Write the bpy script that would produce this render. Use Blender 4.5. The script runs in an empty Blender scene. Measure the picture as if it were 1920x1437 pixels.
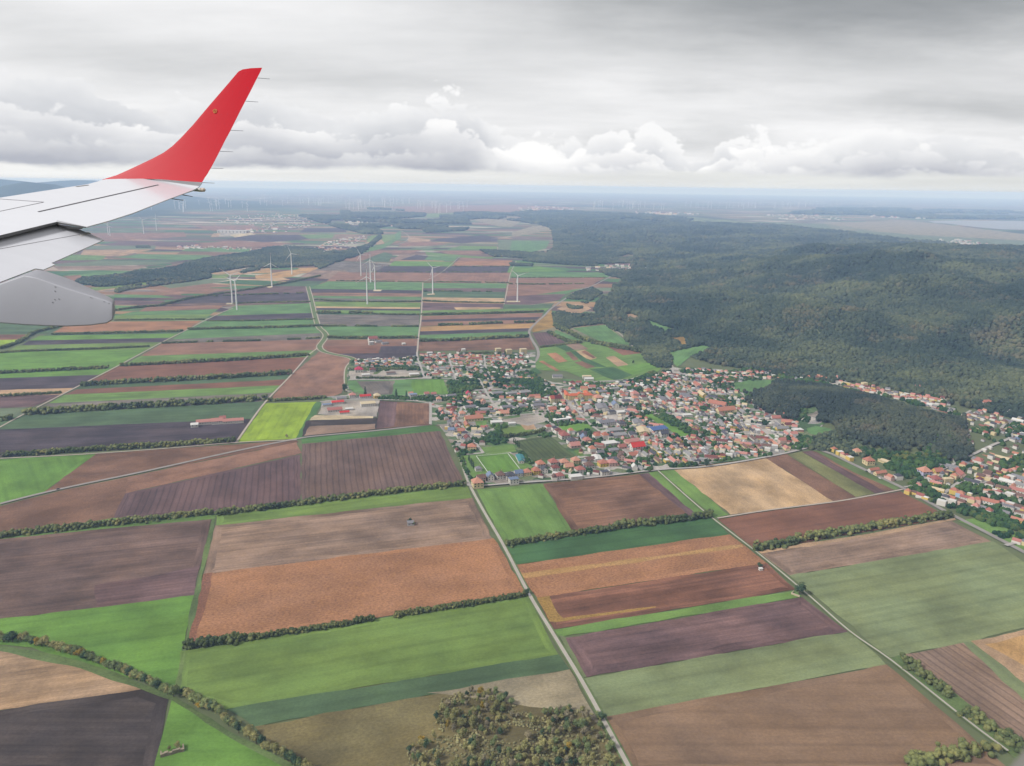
import bpy, math, random
import numpy as np
from mathutils import Vector, Matrix
from mathutils.geometry import tessellate_polygon
random.seed(7); RNG = np.random.default_rng(11)
S = bpy.context.scene; COL = S.collection
# ------------------------------------------------------------------ camera
CAM_H = 450.0; FOC = 1450.0; CX, CY = 960.0, 718.5
PITCH = math.radians(14.32); ROLL = math.radians(0.82)
FW = np.array([0, math.cos(PITCH), -math.sin(PITCH)])
U0 = np.array([0, math.sin(PITCH), math.cos(PITCH)]); R0 = np.array([1.0, 0, 0])
RT = math.cos(ROLL)*R0 + math.sin(ROLL)*U0
UP = -math.sin(ROLL)*R0 + math.cos(ROLL)*U0
EYE = np.array([0, 0, CAM_H])
def ray(x, y): return FW + RT*((x-CX)/FOC) + UP*((CY-y)/FOC)
def flat(x, y, z=0.0):
    d = ray(x, y); t = (z-CAM_H)/min(d[2], -1e-4); return np.array([d[0]*t, d[1]*t, z])
def at_depth(x, y, d): return EYE + ray(x, y)*d
def project(P):
    q = np.asarray(P, float)-EYE; w = q@FW
    return CX+FOC*(q@RT)/w, CY-FOC*(q@UP)/w
cd = bpy.data.cameras.new('camera'); cam = bpy.data.objects.new('camera', cd); COL.objects.link(cam)
cd.sensor_width = 36; cd.lens = FOC/1920*36; cd.clip_start = 0.05; cd.clip_end = 200000
M = Matrix.Identity(4)
for i in range(3):
    M[i][0] = RT[i]; M[i][1] = UP[i]; M[i][2] = -FW[i]; M[i][3] = EYE[i]
cam.matrix_world = M; S.camera = cam
cd.dof.use_dof = True; cd.dof.focus_distance = 2000; cd.dof.aperture_fstop = 11
# ------------------------------------------------------------------ terrain height
FOOT = np.array([(1500,1150),(1180,1330),(1040,1472),(900,1618),(780,1730),(640,1830),(480,1985),(345,2240),(280,2600),(330,3100),(470,3700),
                 (640,4300),(780,5200),(620,6600),(420,8200),(250,9800),(200,12000)], float)
def foot_dist(x, y):
    """distance inside (right of) the foot line of the wooded hill, negative outside"""
    x = np.asarray(x, float); y = np.asarray(y, float)
    best = np.full(x.shape, 1e18); sgn = np.ones(x.shape)
    for a, b in zip(FOOT[:-1], FOOT[1:]):
        d = b-a; L = d@d
        t = np.clip(((x-a[0])*d[0]+(y-a[1])*d[1])/L, 0, 1)
        qx = x-(a[0]+t*d[0]); qy = y-(a[1]+t*d[1]); dd = qx*qx+qy*qy
        s = np.where(d[0]*(y-a[1])-d[1]*(x-a[0]) < 0, 1.0, -1.0)
        m = dd < best; best = np.where(m, dd, best); sgn = np.where(m, s, sgn)
    return np.sqrt(best)*sgn
def sm(a, b, v):
    t = np.clip((v-a)/(b-a), 0, 1); return t*t*(3-2*t)
def vnoise(x, y, sc, seed=0):
    x = np.asarray(x, float)/sc; y = np.asarray(y, float)/sc
    xi = np.floor(x); yi = np.floor(y); fx = x-xi; fy = y-yi; fx = fx*fx*(3-2*fx); fy = fy*fy*(3-2*fy)
    def h(a, b):
        v = np.sin(a*127.1+b*311.7+seed*74.7)*43758.5453; return v-np.floor(v)
    return (h(xi, yi)*(1-fx)+h(xi+1, yi)*fx)*(1-fy)+(h(xi, yi+1)*(1-fx)+h(xi+1, yi+1)*fx)*fy
KNOLL = (735.0, 1500.0)
def height(x, y, knoll=True):
    x = np.asarray(x, float); y = np.asarray(y, float)
    d = foot_dist(x, y)
    fall = 1-0.87*sm(3600, 6500, y); top = 150*fall
    m = sm(0, 1650, d)*(1-sm(1800, 3900, d))
    n = (vnoise(x, y, 620, 1)-.5)*62+(vnoise(x*.8+y*.6, y*.5-x*.35, 280, 2)-.5)*84+(vnoise(x, y, 125, 3)-.5)*34
    h = top*m+n*sm(60, 900, d)*(1-sm(1800, 3900, d))*np.maximum(fall, .3)
    if knoll:
        kx = (x-KNOLL[0])*.82+(y-KNOLL[1])*.57; ky = -(x-KNOLL[0])*.57+(y-KNOLL[1])*.82
        h = h+30*np.exp(-((kx/135)**2+(ky/225)**2)**1.15)
    g = lambda cx, cy, rx, ry, z: z*np.exp(-(((x-cx)/rx)**2+((y-cy)/ry)**2))
    far = g(-10600, 14600, 3300, 1500, 466)+g(-6650, 11000, 900, 800, 415)+g(-9200, 17200, 1900, 1400, 415)
    return np.maximum(h, 0)+far
def ground(px, py, knoll=True):
    """first point of the terrain on the ray of a photo position"""
    d = ray(px, py); p = flat(px, py)
    if p[0] < 100 or p[1] < 1100: return p
    ts = np.linspace(0.55, 1.0, 260)*((0-CAM_H)/min(d[2], -1e-4))
    X = d[0]*ts; Y = d[1]*ts; Z = CAM_H+d[2]*ts
    k = np.nonzero(Z < height(X, Y, knoll))[0]
    if len(k) == 0: return p
    i = k[0]; return np.array([X[i], Y[i], float(height(X[i], Y[i], knoll))])
def P(s): return [tuple(float(v) for v in q.split(',')) for q in s.split()]
def inside(poly, x, y):
    poly = np.asarray(poly, float); x = np.asarray(x, float); y = np.asarray(y, float)
    r = np.zeros(x.shape, bool); n = len(poly); j = n-1
    for i in range(n):
        xi, yi = poly[i][0], poly[i][1]; xj, yj = poly[j][0], poly[j][1]
        c = ((yi > y) != (yj > y)) & (x < (xj-xi)*(y-yi)/(yj-yi+1e-12)+xi)
        r ^= c; j = i
    return r
# ------------------------------------------------------------------ object helpers
def mesh(name, verts, faces, mats=(), mi=None, smooth=False):
    me = bpy.data.meshes.new(name)
    me.from_pydata([tuple(map(float, v)) for v in verts], [], [tuple(map(int, f)) for f in faces])
    for m in mats: me.materials.append(m)
    if mi is not None: me.polygons.foreach_set('material_index', np.asarray(mi, dtype=np.int32))
    if smooth: me.polygons.foreach_set('use_smooth', np.ones(len(me.polygons), bool))
    me.update(); return me
def big_mesh(name, V, Fq, mat, tint=None, smooth=False):
    """numpy vertices and equal-sided faces"""
    me = bpy.data.meshes.new(name); n, k = Fq.shape
    me.vertices.add(len(V)); me.vertices.foreach_set('co', np.ascontiguousarray(V, dtype=np.float32).ravel())
    me.loops.add(n*k); me.loops.foreach_set('vertex_index', np.ascontiguousarray(Fq, dtype=np.int32).ravel())
    me.polygons.add(n); me.polygons.foreach_set('loop_start', np.arange(0, n*k, k, dtype=np.int32))
    me.update(calc_edges=True)
    if tint is not None:
        a = me.attributes.new('tint', 'FLOAT', 'POINT'); a.data.foreach_set('value', np.asarray(tint, dtype=np.float32))
    if smooth: me.polygons.foreach_set('use_smooth', np.ones(n, bool))
    me.materials.append(mat); me.validate(); return me
def obj(name, me, parent=None, loc=None, rz=0.0, sc=None, color=None):
    o = bpy.data.objects.new(name, me); COL.objects.link(o)
    if parent is not None: o.parent = parent
    if loc is not None: o.location = tuple(map(float, loc))
    if rz: o.rotation_euler = (0, 0, rz)
    if sc is not None: o.scale = sc if hasattr(sc, '__len__') else (sc, sc, sc)
    if color is not None: o.color = (*color, 1.0)
    return o
def tag(o, label=None, cat=None, group=None, kind=None):
    if label: o['label'] = label
    if cat: o['category'] = cat
    if group: o['group'] = group
    if kind: o['kind'] = kind
    return o
def struct(name, me, **k): return tag(obj(name, me, **k), kind='structure')
def box(v, f, c, s, rot=0.0):
    x, y, z = c; a, b, h = s; i = len(v); ca, sa = math.cos(rot), math.sin(rot)
    for dz in (-h/2, h/2):
        for dx, dy in ((-a/2, -b/2), (a/2, -b/2), (a/2, b/2), (-a/2, b/2)):
            v.append((x+dx*ca-dy*sa, y+dx*sa+dy*ca, z+dz))
    f += [(i, i+3, i+2, i+1), (i+4, i+5, i+6, i+7)]+[(i+k, i+(k+1) % 4, i+4+(k+1) % 4, i+4+k) for k in range(4)]
def tube(v, f, p, q, r0, r1, n=8, cap=True):
    p = np.array(p, float); q = np.array(q, float); w = q-p; w /= np.linalg.norm(w)
    u = np.cross(w, [0, 0, 1.0]); u = u/np.linalg.norm(u) if np.linalg.norm(u) > 1e-6 else np.array([1.0, 0, 0]); t = np.cross(w, u)
    i = len(v)
    for c, r in ((p, r0), (q, r1)):
        for k in range(n):
            a = 2*math.pi*k/n; v.append(tuple(c+(u*math.cos(a)+t*math.sin(a))*r))
    f += [(i+k, i+(k+1) % n, i+n+(k+1) % n, i+n+k) for k in range(n)]
    if cap: f.append(tuple(i+k for k in range(n))[::-1]); f.append(tuple(i+n+k for k in range(n)))
# ------------------------------------------------------------------ materials
def lin(c):
    return tuple((v/255/12.92) if v/255 <= .04045 else ((v/255+.055)/1.055)**2.4 for v in c)
LIGHT = 1.93                      # how bright a white sheet lies in this daylight at the exposure used
def alb(c): return tuple(min(.8, v/LIGHT) for v in lin(c))
class NT:
    def __init__(s, name):
        s.m = bpy.data.materials.new(name); s.m.use_nodes = True; s.t = s.m.node_tree; s.n = s.t.nodes
        s.b = s.n['Principled BSDF']; s.b.inputs['Roughness'].default_value = .9
        if 'Specular IOR Level' in s.b.inputs: s.b.inputs['Specular IOR Level'].default_value = .15
    def node(s, t, **k):
        n = s.n.new(t)
        for a, v in k.items(): setattr(n, a, v)
        return n
    def link(s, a, b): s.t.links.new(a, b)
    dims = '3D'
    def noise(s, vec, scale=1.0, detail=3, rough=.55):
        n = s.node('ShaderNodeTexNoise', noise_dimensions=s.dims); n.inputs['Scale'].default_value = scale; n.inputs['Detail'].default_value = detail
        n.inputs['Roughness'].default_value = rough
        if vec is not None: s.link(vec, n.inputs['Vector'])
        return n.outputs['Fac']
    def mul(s, vec, xyz, off=(0, 0, 0), rot=0):
        n = s.node('ShaderNodeMapping'); n.inputs['Scale'].default_value = xyz; n.inputs['Location'].default_value = off; n.inputs['Rotation'].default_value = (0, 0, rot)
        s.link(vec, n.inputs['Vector']); return n.outputs['Vector']
    def math(s, op, a, b=None, clamp=False):
        n = s.node('ShaderNodeMath', operation=op); n.use_clamp = clamp
        for i, v in enumerate((a, b)):
            if v is None: continue
            if isinstance(v, (int, float)): n.inputs[i].default_value = v
            else: s.link(v, n.inputs[i])
        return n.outputs[0]
    def rng(s, v, a, b, c, d, smooth=False):
        n = s.node('ShaderNodeMapRange'); n.interpolation_type = 'SMOOTHSTEP' if smooth else 'LINEAR'
        for i, x in enumerate((a, b, c, d)): n.inputs[i+1].default_value = x
        s.link(v, n.inputs[0]); return n.outputs[0]
    def mix(s, f, a, b, mode='MIX'):
        n = s.node('ShaderNodeMix', data_type='RGBA', blend_type=mode)
        for i, v in ((0, f), (6, a), (7, b)):
            if isinstance(v, (int, float)): n.inputs[i].default_value = v
            elif isinstance(v, tuple): n.inputs[i].default_value = (*v[:3], 1)
            else: s.link(v, n.inputs[i])
        return n.outputs[2]
    def scale(s, col, f):
        """multiply a colour by a value"""
        n = s.node('ShaderNodeVectorMath', operation='SCALE'); s.link(col, n.inputs[0]); s.link(f, n.inputs['Scale']); return n.outputs[0]
    def out(s, col): s.link(col, s.b.inputs['Base Color']); return s.m
def field_mat(name, streak, grain, lines=0.0, period=9.0, patch=.16):
    k = NT(name); k.dims = '2D'; uv = k.node('ShaderNodeUVMap'); uv.uv_map = 'uv'; U = uv.outputs[0]
    oi = k.node('ShaderNodeObjectInfo'); base = oi.outputs['Color']
    add = k.node('ShaderNodeVectorMath', operation='ADD'); rnd = k.node('ShaderNodeVectorMath', operation='SCALE')
    k.link(oi.outputs['Location'], rnd.inputs[0]); rnd.inputs['Scale'].default_value = 0.37
    cmb = k.node('ShaderNodeCombineXYZ'); k.link(k.math('MULTIPLY', oi.outputs['Random'], 900.0), cmb.inputs[0]); k.link(k.math('MULTIPLY', oi.outputs['Random'], 400.0), cmb.inputs[1])
    k.link(U, add.inputs[0]); k.link(cmb.outputs[0], add.inputs[1]); V = add.outputs[0]
    s1 = k.rng(k.noise(k.mul(V, (.006, .16, 1)), 1, 4, .65), .25, .75, 1-streak, 1+streak)
    s2 = k.rng(k.noise(k.mul(V, (.0035, .03, 1)), 1, 2, .5), .28, .72, 1-streak*.55, 1+streak*.55)
    p = k.rng(k.noise(k.mul(V, (.011, .016, 1)), 1, 5, .62), .34, .66, 1-patch, 1+patch)
    g = k.rng(k.noise(k.mul(V, (.32, .45, 1)), 1, 2, .7), .25, .75, 1-grain, 1+grain)
    f = k.math('MULTIPLY', k.math('MULTIPLY', s1, s2), k.math('MULTIPLY', p, g))
    if lines:
        sx = k.node('ShaderNodeSeparateXYZ'); k.link(V, sx.inputs[0])
        wob = k.math('ADD', sx.outputs[1], k.math('MULTIPLY', k.noise(k.mul(V, (.02, .02, 1)), 1, 1), 2.5))
        w = k.math('ABSOLUTE', k.math('SUBTRACT', k.math('FRACT', k.math('DIVIDE', wob, period)), .5))
        f = k.math('MULTIPLY', f, k.rng(w, 0.0, .22, 1-lines, 1.0, True))
    c = k.scale(base, f)
    hue = k.rng(k.noise(k.mul(V, (.006, .009, 1)), 1.7, 4, .6), .35, .65, 0, .34)
    warm = k.mix(1.0, c, (1.13, 1.0, .74), 'MULTIPLY'); c = k.mix(hue, c, warm)
    return k.out(c)
MAT = {'crop': field_mat('crop', .08, .12, .12, 21.0, .22), 'plow': field_mat('plow', .25, .16, .10, 7.0, .32),
       'corn': field_mat('corn', .06, .36, .0, 7.0, .18), 'rows': field_mat('rows', .14, .14, .34, 9.0, .22),
       'plain': field_mat('plain', .06, .20, 0, 9, .30)}
def town_mat():
    k = NT('gardens_and_yards'); g = k.node('ShaderNodeNewGeometry'); V = k.mul(g.outputs['Position'], (1/26, 1/17, 0), (0, 0, 0), .5)
    vo = k.node('ShaderNodeTexVoronoi', voronoi_dimensions='2D'); vo.distance = 'CHEBYCHEV'; k.link(V, vo.inputs['Vector']); vo.inputs['Scale'].default_value = 1
    s_ = k.node('ShaderNodeSeparateColor'); k.link(vo.outputs['Color'], s_.inputs[0]); rp = k.node('ShaderNodeValToRGB'); rp.color_ramp.interpolation = 'CONSTANT'
    for i, (p, c) in enumerate([(0, (92, 120, 74)), (.17, (74, 98, 66)), (.30, (150, 147, 142)), (.46, (116, 126, 92)), (.60, (186, 179, 170)), (.74, (96, 116, 80)), (.9, (150, 140, 130))]):
        e = rp.color_ramp.elements[i] if i < 2 else rp.color_ramp.elements.new(p); e.position = p; e.color = (*alb(c), 1)
    k.link(s_.outputs[0], rp.inputs[0]); n = k.noise(k.mul(g.outputs['Position'], (.2, .2, 0)), 1, 3, .7)
    return k.out(k.scale(rp.outputs[0], k.rng(n, .3, .7, .7, 1.3)))
MAT['town'] = town_mat()
def simple(name, c, rough=.8, spec=.2, var=.12, vs=.15, metal=0):
    k = NT(name); k.b.inputs['Roughness'].default_value = rough; k.b.inputs['Specular IOR Level'].default_value = spec; k.b.inputs['Metallic'].default_value = metal
    g = k.node('ShaderNodeNewGeometry')
    f = k.rng(k.noise(g.outputs['Position'], vs, 4, .6), .3, .7, 1-var, 1+var)
    cc = k.node('ShaderNodeRGB'); cc.outputs[0].default_value = (*alb(c), 1)
    return k.out(k.scale(cc.outputs[0], f))
def by_object(name, rough=.8, var=.15, vs=.5, spec=.15, streak=None):
    k = NT(name); k.b.inputs['Roughness'].default_value = rough; k.b.inputs['Specular IOR Level'].default_value = spec
    oi = k.node('ShaderNodeObjectInfo'); tc = k.node('ShaderNodeTexCoord')
    v = tc.outputs['Object'] if streak is None else k.mul(tc.outputs['Object'], streak)
    f = k.rng(k.noise(v, vs, 4, .65), .3, .7, 1-var, 1+var)
    return k.out(k.scale(oi.outputs['Color'], f))
def leaf_mat(name, dark, mid, light, autumn, instancer=False, patch=400.0, gain=1.0):
    dark, mid, light, autumn = [tuple(v*gain for v in c) for c in (dark, mid, light, autumn)]
    k = NT(name); k.b.inputs['Roughness'].default_value = .95; k.b.inputs['Specular IOR Level'].default_value = .05
    a = k.node('ShaderNodeAttribute'); a.attribute_name = 'tint'; a.attribute_type = 'INSTANCER' if instancer else 'GEOMETRY'
    g = k.node('ShaderNodeNewGeometry'); oi = k.node('ShaderNodeObjectInfo')
    big = k.noise(k.mul(g.outputs['Position'], (1/patch,)*3), 1, 4, .6)
    fine = k.noise(k.mul(g.outputs['Position'], (.35,)*3), 1, 2, .7)
    rnd = a.outputs['Fac']
    t = k.math('ADD', k.math('MULTIPLY', rnd, .45), k.math('MULTIPLY', k.rng(big, .34, .66, 0, 1), .62))
    c = k.mix(k.rng(t, .1, .55, 0, 1), dark, mid); c = k.mix(k.rng(t, .5, .95, 0, 1), c, light)
    au = k.rng(k.math('ADD', k.math('MULTIPLY', rnd, .45), k.rng(k.noise(k.mul(g.outputs['Position'], (1/(patch*.55),)*3, (31, 7, 3)), 1, 4, .65), .35, .68, 0, .6)), .66, .98, 0, .6)
    c = k.mix(au, c, autumn)
    return k.out(k.scale(c, k.rng(fine, .3, .7, .72, 1.28)))
L_FOREST = leaf_mat('forest_leaf', (.011, .020, .016), (.026, .036, .025), (.062, .070, .036), (.085, .064, .040), True, 380, 1.34)
L_PINE = leaf_mat('pine_leaf', (.013, .020, .019), (.022, .030, .024), (.050, .056, .034), (.072, .058, .040), True, 130, 1.25)
L_TREE = leaf_mat('tree_leaf', (.010, .027, .015), (.024, .052, .020), (.050, .085, .026), (.10, .085, .025), True, 90, 1.0)
L_HEDGE = leaf_mat('hedge_leaf', (.034, .050, .024), (.078, .094, .038), (.15, .155, .058), (.21, .17, .06), False, 70, 1.0)
L_CROWN = {n: leaf_mat('crown_leaf_'+n, *c, False, 40) for n, c in {
    'green': ((.075, .098, .044), (.13, .16, .068), (.185, .21, .085), (.22, .20, .085)),
    'olive': ((.115, .118, .050), (.20, .19, .078), (.28, .25, .105), (.32, .25, .10)),
    'dark': ((.022, .045, .028), (.042, .070, .040), (.07, .10, .05), (.08, .095, .05)),
    'gold': ((.13, .10, .022), (.24, .17, .030), (.34, .22, .035), (.42, .24, .03)),
    'russet': ((.13, .115, .075), (.19, .165, .105), (.25, .21, .13), (.27, .20, .12))}.items()}
BARK = simple('bark', (96, 80, 66), .95, .05)
WALL = by_object('plaster', .85, .07, .4); ROOF = by_object('roof_tile', .75, .17, 1.3, .2); DARK = simple('window_glass', (48, 54, 62), .25, .5)
# ------------------------------------------------------------------ world: overcast daylight sky
W = bpy.data.worlds.new('World'); S.world = W; W.use_nodes = True
wn = W.node_tree.nodes; wl = W.node_tree.links; wn.clear()
class WT(NT):
    def __init__(s): s.t = W.node_tree; s.n = wn
k = WT(); k.dims = '2D'
SUN_AZ, SUN_EL = math.radians(-115), math.radians(42)
tc = k.node('ShaderNodeTexCoord'); D = tc.outputs['Generated']
sx = k.node('ShaderNodeSeparateXYZ'); k.link(D, sx.inputs[0]); X, Y, Z = sx.outputs
az = k.math('ARCTAN2', X, Y); hyp = k.math('SQRT', k.math('ADD', k.math('MULTIPLY', X, X), k.math('MULTIPLY', Y, Y)))
el = k.math('ARCTAN2', Z, hyp)
sky = k.node('ShaderNodeTexSky'); sky.sky_type = 'NISHITA'; sky.sun_disc = False; sky.sun_elevation = SUN_EL; sky.sun_rotation = SUN_AZ
sky.altitude = 600; sky.air_density = 1.2; sky.dust_density = 2.0
blue = k.node('ShaderNodeVectorMath', operation='SCALE'); k.link(sky.outputs[0], blue.inputs[0]); blue.inputs['Scale'].default_value = .06
# upper layer cloud: soft sheets on a flat ceiling high above, broken by a few broad light and dark masses
zz = k.math('ADD', k.math('MAXIMUM', Z, 0.0), .13)
pl = k.node('ShaderNodeCombineXYZ'); k.link(k.math('DIVIDE', X, zz), pl.inputs[0]); k.link(k.math('DIVIDE', Y, zz), pl.inputs[1])
PL = pl.outputs[0]
n1 = k.noise(k.mul(PL, (.55, 1.25, 1), (2.3, .4, 0), -.22), 1, 5, .55); n2 = k.noise(k.mul(PL, (1.7, 4.2, 1), (7.1, 3, 0), -.16), 1, 5, .6)
ce = k.node('ShaderNodeCombineXYZ'); k.link(az, ce.inputs[0]); k.link(k.math('MULTIPLY', el, 1.25), ce.inputs[1]); CE = ce.outputs[0]
wx = k.math('MULTIPLY', k.math('SUBTRACT', k.noise(k.mul(CE, (5, 9, 1), (4, 1, 0)), 1, 4, .6), .5), .22)
wy = k.math('MULTIPLY', k.math('SUBTRACT', k.noise(k.mul(CE, (4, 11, 1), (8, 5, 0)), 1, 5, .6), .5), .055)
wa = k.math('ADD', az, wx); we = k.math('ADD', k.math('ADD', el, wy), k.math('MULTIPLY', az, .035))
v = k.math('ADD', k.rng(n1, .3, .7, .97, 1.09), k.math('MULTIPLY', k.math('SUBTRACT', n2, .5), .13))
for (a0, e0, ra, re, amp) in ((.62, .225, .42, .085, -.48), (.20, .212, .32, .060, -.32), (.15, .110, .8, .04, -.07), (.50, .103, .17, .013, -.17), (-.46, .122, .20, .030, -.15), (.20, .068, .09, .018, -.20), (.23, .110, .15, .018, .15), (.56, .152, .11, .018, .16), (-.17, .118, .14, .014, -.10), (-.05, .150, .22, .022, -.07), (.42, .072, .2, .012, .06), (-.3, .235, .3, .03, .05), (-1.4, .4, .8, .25, -.15), (2.4, .5, .9, .3, -.12)):
    q = k.math('ADD', k.math('POWER', k.math('DIVIDE', k.math('SUBTRACT', wa, a0), ra), 2.0), k.math('POWER', k.math('DIVIDE', k.math('SUBTRACT', we, e0), re), 2.0))
    v = k.math('ADD', v, k.math('MULTIPLY', k.math('EXPONENT', k.math('MULTIPLY', q, -1.0)), amp))
SKYV = .475
def grey(c): return tuple(x*SKYV for x in c)
layer = k.mix(k.rng(v, .35, 1.1, 0, 1), grey((.26, .285, .305)), grey((1.04, 1.04, 1.05)))
layer = k.mix(k.rng(n1, .80, .86, 0, .2, True), layer, blue.outputs[0])
# cumulus bank along the horizon: three rows of heaps, one before the other
fc = k.node('ShaderNodeFloatCurve'); cm = fc.mapping.curves[0]
pts = [(-2.0, .10), (-.72, .105), (-.62, .120), (-.55, .117), (-.47, .104), (-.38, .090), (-.33, .110), (-.27, .094), (-.22, .084), (-.15, .100), (-.06, .105), (-.035, .080), (.02, .058), (.08, .070), (.15, .078), (.19, .054), (.225, .046),
       (.265, .072), (.32, .064), (.36, .062), (.44, .070), (.52, .060), (.60, .052), (.66, .058), (2.0, .07)]
tx = [(a+2.0)/4.0 for a, b in pts]; ty = [b/.2 for a, b in pts]
cm.points[0].location = (tx[0], ty[0]); cm.points[1].location = (tx[-1], ty[-1])
for a, b in zip(tx[1:-1], ty[1:-1]): cm.points.new(a, b)
for p in cm.points: p.handle_type = 'AUTO'
fc.mapping.update()
k.link(k.math('DIVIDE', k.math('ADD', az, 2.0), 4.0, True), fc.inputs['Value'])
top = k.math('MULTIPLY', fc.outputs[0], .2)
def bil(sc, off, det=2):
    return k.math('ABSOLUTE', k.math('SUBTRACT', k.noise(k.mul(CE, (sc, sc*1.1, 1), off), 1, det, .5), .5))
def heap(col, frac, amp, off, white, shade, soft, fade):
    b1 = bil(9, off, 1); b2 = bil(21, (off[0]+3, off[1]+1, 0), 2); b3 = bil(52, (off[0]+7, off[1]+4, 0), 3)
    lobes = k.math('ADD', k.math('ADD', k.math('MULTIPLY', b1, 1.5), k.math('MULTIPLY', b2, 1.05)), k.math('MULTIPLY', b3, .55))
    edge = k.math('SUBTRACT', k.math('ADD', k.math('MULTIPLY', top, frac), k.math('MULTIPLY', k.math('SUBTRACT', lobes, .40), amp)), el)
    m = k.rng(edge, 0.0, soft, 0, 1, True)
    d = k.math('ADD', edge, k.math('MULTIPLY', k.math('SUBTRACT', .40, lobes), .050))
    lit = k.rng(d, -.004, .046, 1, 0, True)
    big = k.math('MULTIPLY', k.math('SUBTRACT', k.noise(k.mul(CE, (5, 10, 1), off), 1, 4), .5), 1.25)
    sun_ = k.math('MULTIPLY', k.rng(k.math('ABSOLUTE', k.math('SUBTRACT', az, .17)), .03, .30, .45, 0, True), k.rng(d, .0, .05, 1, .2))
    f = k.math('ADD', k.math('ADD', k.math('MULTIPLY', lit, .66), big), k.math('ADD', sun_, k.rng(el, .018, .062, -.08, .26)))
    return k.mix(k.math('MULTIPLY', m, fade), col, k.mix(k.rng(f, 0, 1, 0, 1), grey(shade), grey(white)))
cum = heap(layer, 1.0, .062, (3.1, 1.7, 0), (1.06, 1.06, 1.065), (.66, .68, .725), .008, .92)
cum = heap(cum, .74, .052, (9.4, 4.2, 0), (1.12, 1.115, 1.11), (.56, .58, .64), .007, .94)
cum = heap(cum, .46, .040, (15.2, 8.8, 0), (1.04, 1.04, 1.04), (.50, .52, .585), .007, .85)
basel = k.math('ADD', .0165, k.math('MULTIPLY', k.math('SUBTRACT', k.noise(k.mul(CE, (9, 26, 1), (1, 8, 0)), 1, 5, .6), .5), .020))
mb = k.rng(k.math('SUBTRACT', el, basel), -.003, .006, 0, 1, True)
low = k.mix(k.rng(az, -.6, .7, 0, 1), grey((1.0, 1.0, .985)), grey((.80, .815, .80)))
low = k.scale(low, k.rng(k.noise(k.mul(CE, (4, 60, 1), (1, 3, 0)), 1, 3), .3, .7, .93, 1.05))
col = k.mix(mb, low, cum)
col = k.mix(k.rng(el, -.02, .0, 1, 0), col, grey((.5, .53, .57)))
bg = k.node('ShaderNodeBackground'); k.link(col, bg.inputs[0]); bg.inputs[1].default_value = 1.0
wo = k.node('ShaderNodeOutputWorld'); k.link(bg.outputs[0], wo.inputs[0])
W.cycles.sampling_method = 'MANUAL'; W.cycles.sample_map_resolution = 1024
sl = bpy.data.lights.new('sun', 'SUN'); sl.energy = 2.6; sl.angle = math.radians(10); sl.color = (1.0, .98, .95)
so = bpy.data.objects.new('sun', sl); COL.objects.link(so)
sd = Vector((math.sin(SUN_AZ)*math.cos(SUN_EL), math.cos(SUN_AZ)*math.cos(SUN_EL), math.sin(SUN_EL)))
so.rotation_euler = sd.to_track_quat('Z', 'Y').to_euler(); so.location = (0, 0, 3000)
S.view_settings.view_transform = 'Standard'; S.view_settings.look = 'None'; S.view_settings.exposure = .95; S.view_settings.gamma = 1
S.cycles.max_bounces = 4; S.cycles.diffuse_bounces = 1; S.cycles.glossy_bounces = 2; S.cycles.transmission_bounces = 2; S.cycles.volume_bounces = 1; S.cycles.transparent_max_bounces = 4
S.cycles.use_denoising = True; S.cycles.use_adaptive_sampling = True; S.cycles.adaptive_threshold = .012
try: S.cycles.denoiser = 'OPENIMAGEDENOISE'; S.cycles.denoising_input_passes = 'RGB_ALBEDO_NORMAL'
except Exception: pass
S.cycles.caustics_reflective = False; S.cycles.caustics_refractive = False
# ------------------------------------------------------------------ air
hv, hf = [], []; box(hv, hf, (0, 32000, 234.5), (96000, 72000, 471.0))
hm = bpy.data.materials.new('haze'); hm.use_nodes = True; hn = hm.node_tree.nodes; hn.clear()
pv = hn.new('ShaderNodeVolumePrincipled'); ho = hn.new('ShaderNodeOutputMaterial'); hm.node_tree.links.new(pv.outputs[0], ho.inputs['Volume'])
pv.inputs['Color'].default_value = (.38, .54, .88, 1); pv.inputs['Absorption Color'].default_value = (.5, .5, .3, 1); pv.inputs['Density'].default_value = 6.0e-5; pv.inputs['Anisotropy'].default_value = .0
tag(obj('haze', mesh('haze', hv, hf, [hm])), kind='stuff')
# ------------------------------------------------------------------ the ground sheet
def steps(*segs):
    v = []
    for a, b, s in segs: v += list(np.arange(a, b, s))
    v.append(segs[-1][1]); return np.array(v)
gx = steps((-47000, -16000, 3100), (-16000, -4400, 290), (-4400, 0, 550), (0, 4400, 35), (4400, 9000, 300), (9000, 47000, 3800))
gy = steps((-3000, 1000, 1000), (1000, 9600, 40), (9600, 20000, 260), (20000, 60000, 4000))
GX, GY = np.meshgrid(gx, gy); GZ = height(GX, GY)
nx, ny = len(gx), len(gy); idx = np.arange(nx*ny).reshape(ny, nx)
GF = np.stack([idx[:-1, :-1], idx[:-1, 1:], idx[1:, 1:], idx[1:, :-1]], -1).reshape(-1, 4)
k = NT('farmland'); g = k.node('ShaderNodeNewGeometry'); p0 = g.outputs['Position']
cells = []
for (sxy, rot, off, seed) in (((1/700, 1/115, 0), -.06, (3, 5, 0), 0), ((1/2600, 1/620, 0), .12, (1, 2, 0), 1)):
    vo = k.node('ShaderNodeTexVoronoi'); vo.distance = 'CHEBYCHEV'; vo.inputs['Scale'].default_value = 1; vo.inputs['Randomness'].default_value = .8
    k.link(k.mul(p0, sxy, off, rot), vo.inputs['Vector']); s_ = k.node('ShaderNodeSeparateColor'); k.link(vo.outputs['Color'], s_.inputs[0]); cells.append(s_.outputs)
rp = k.node('ShaderNodeValToRGB'); rp.color_ramp.interpolation = 'CONSTANT'
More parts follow.
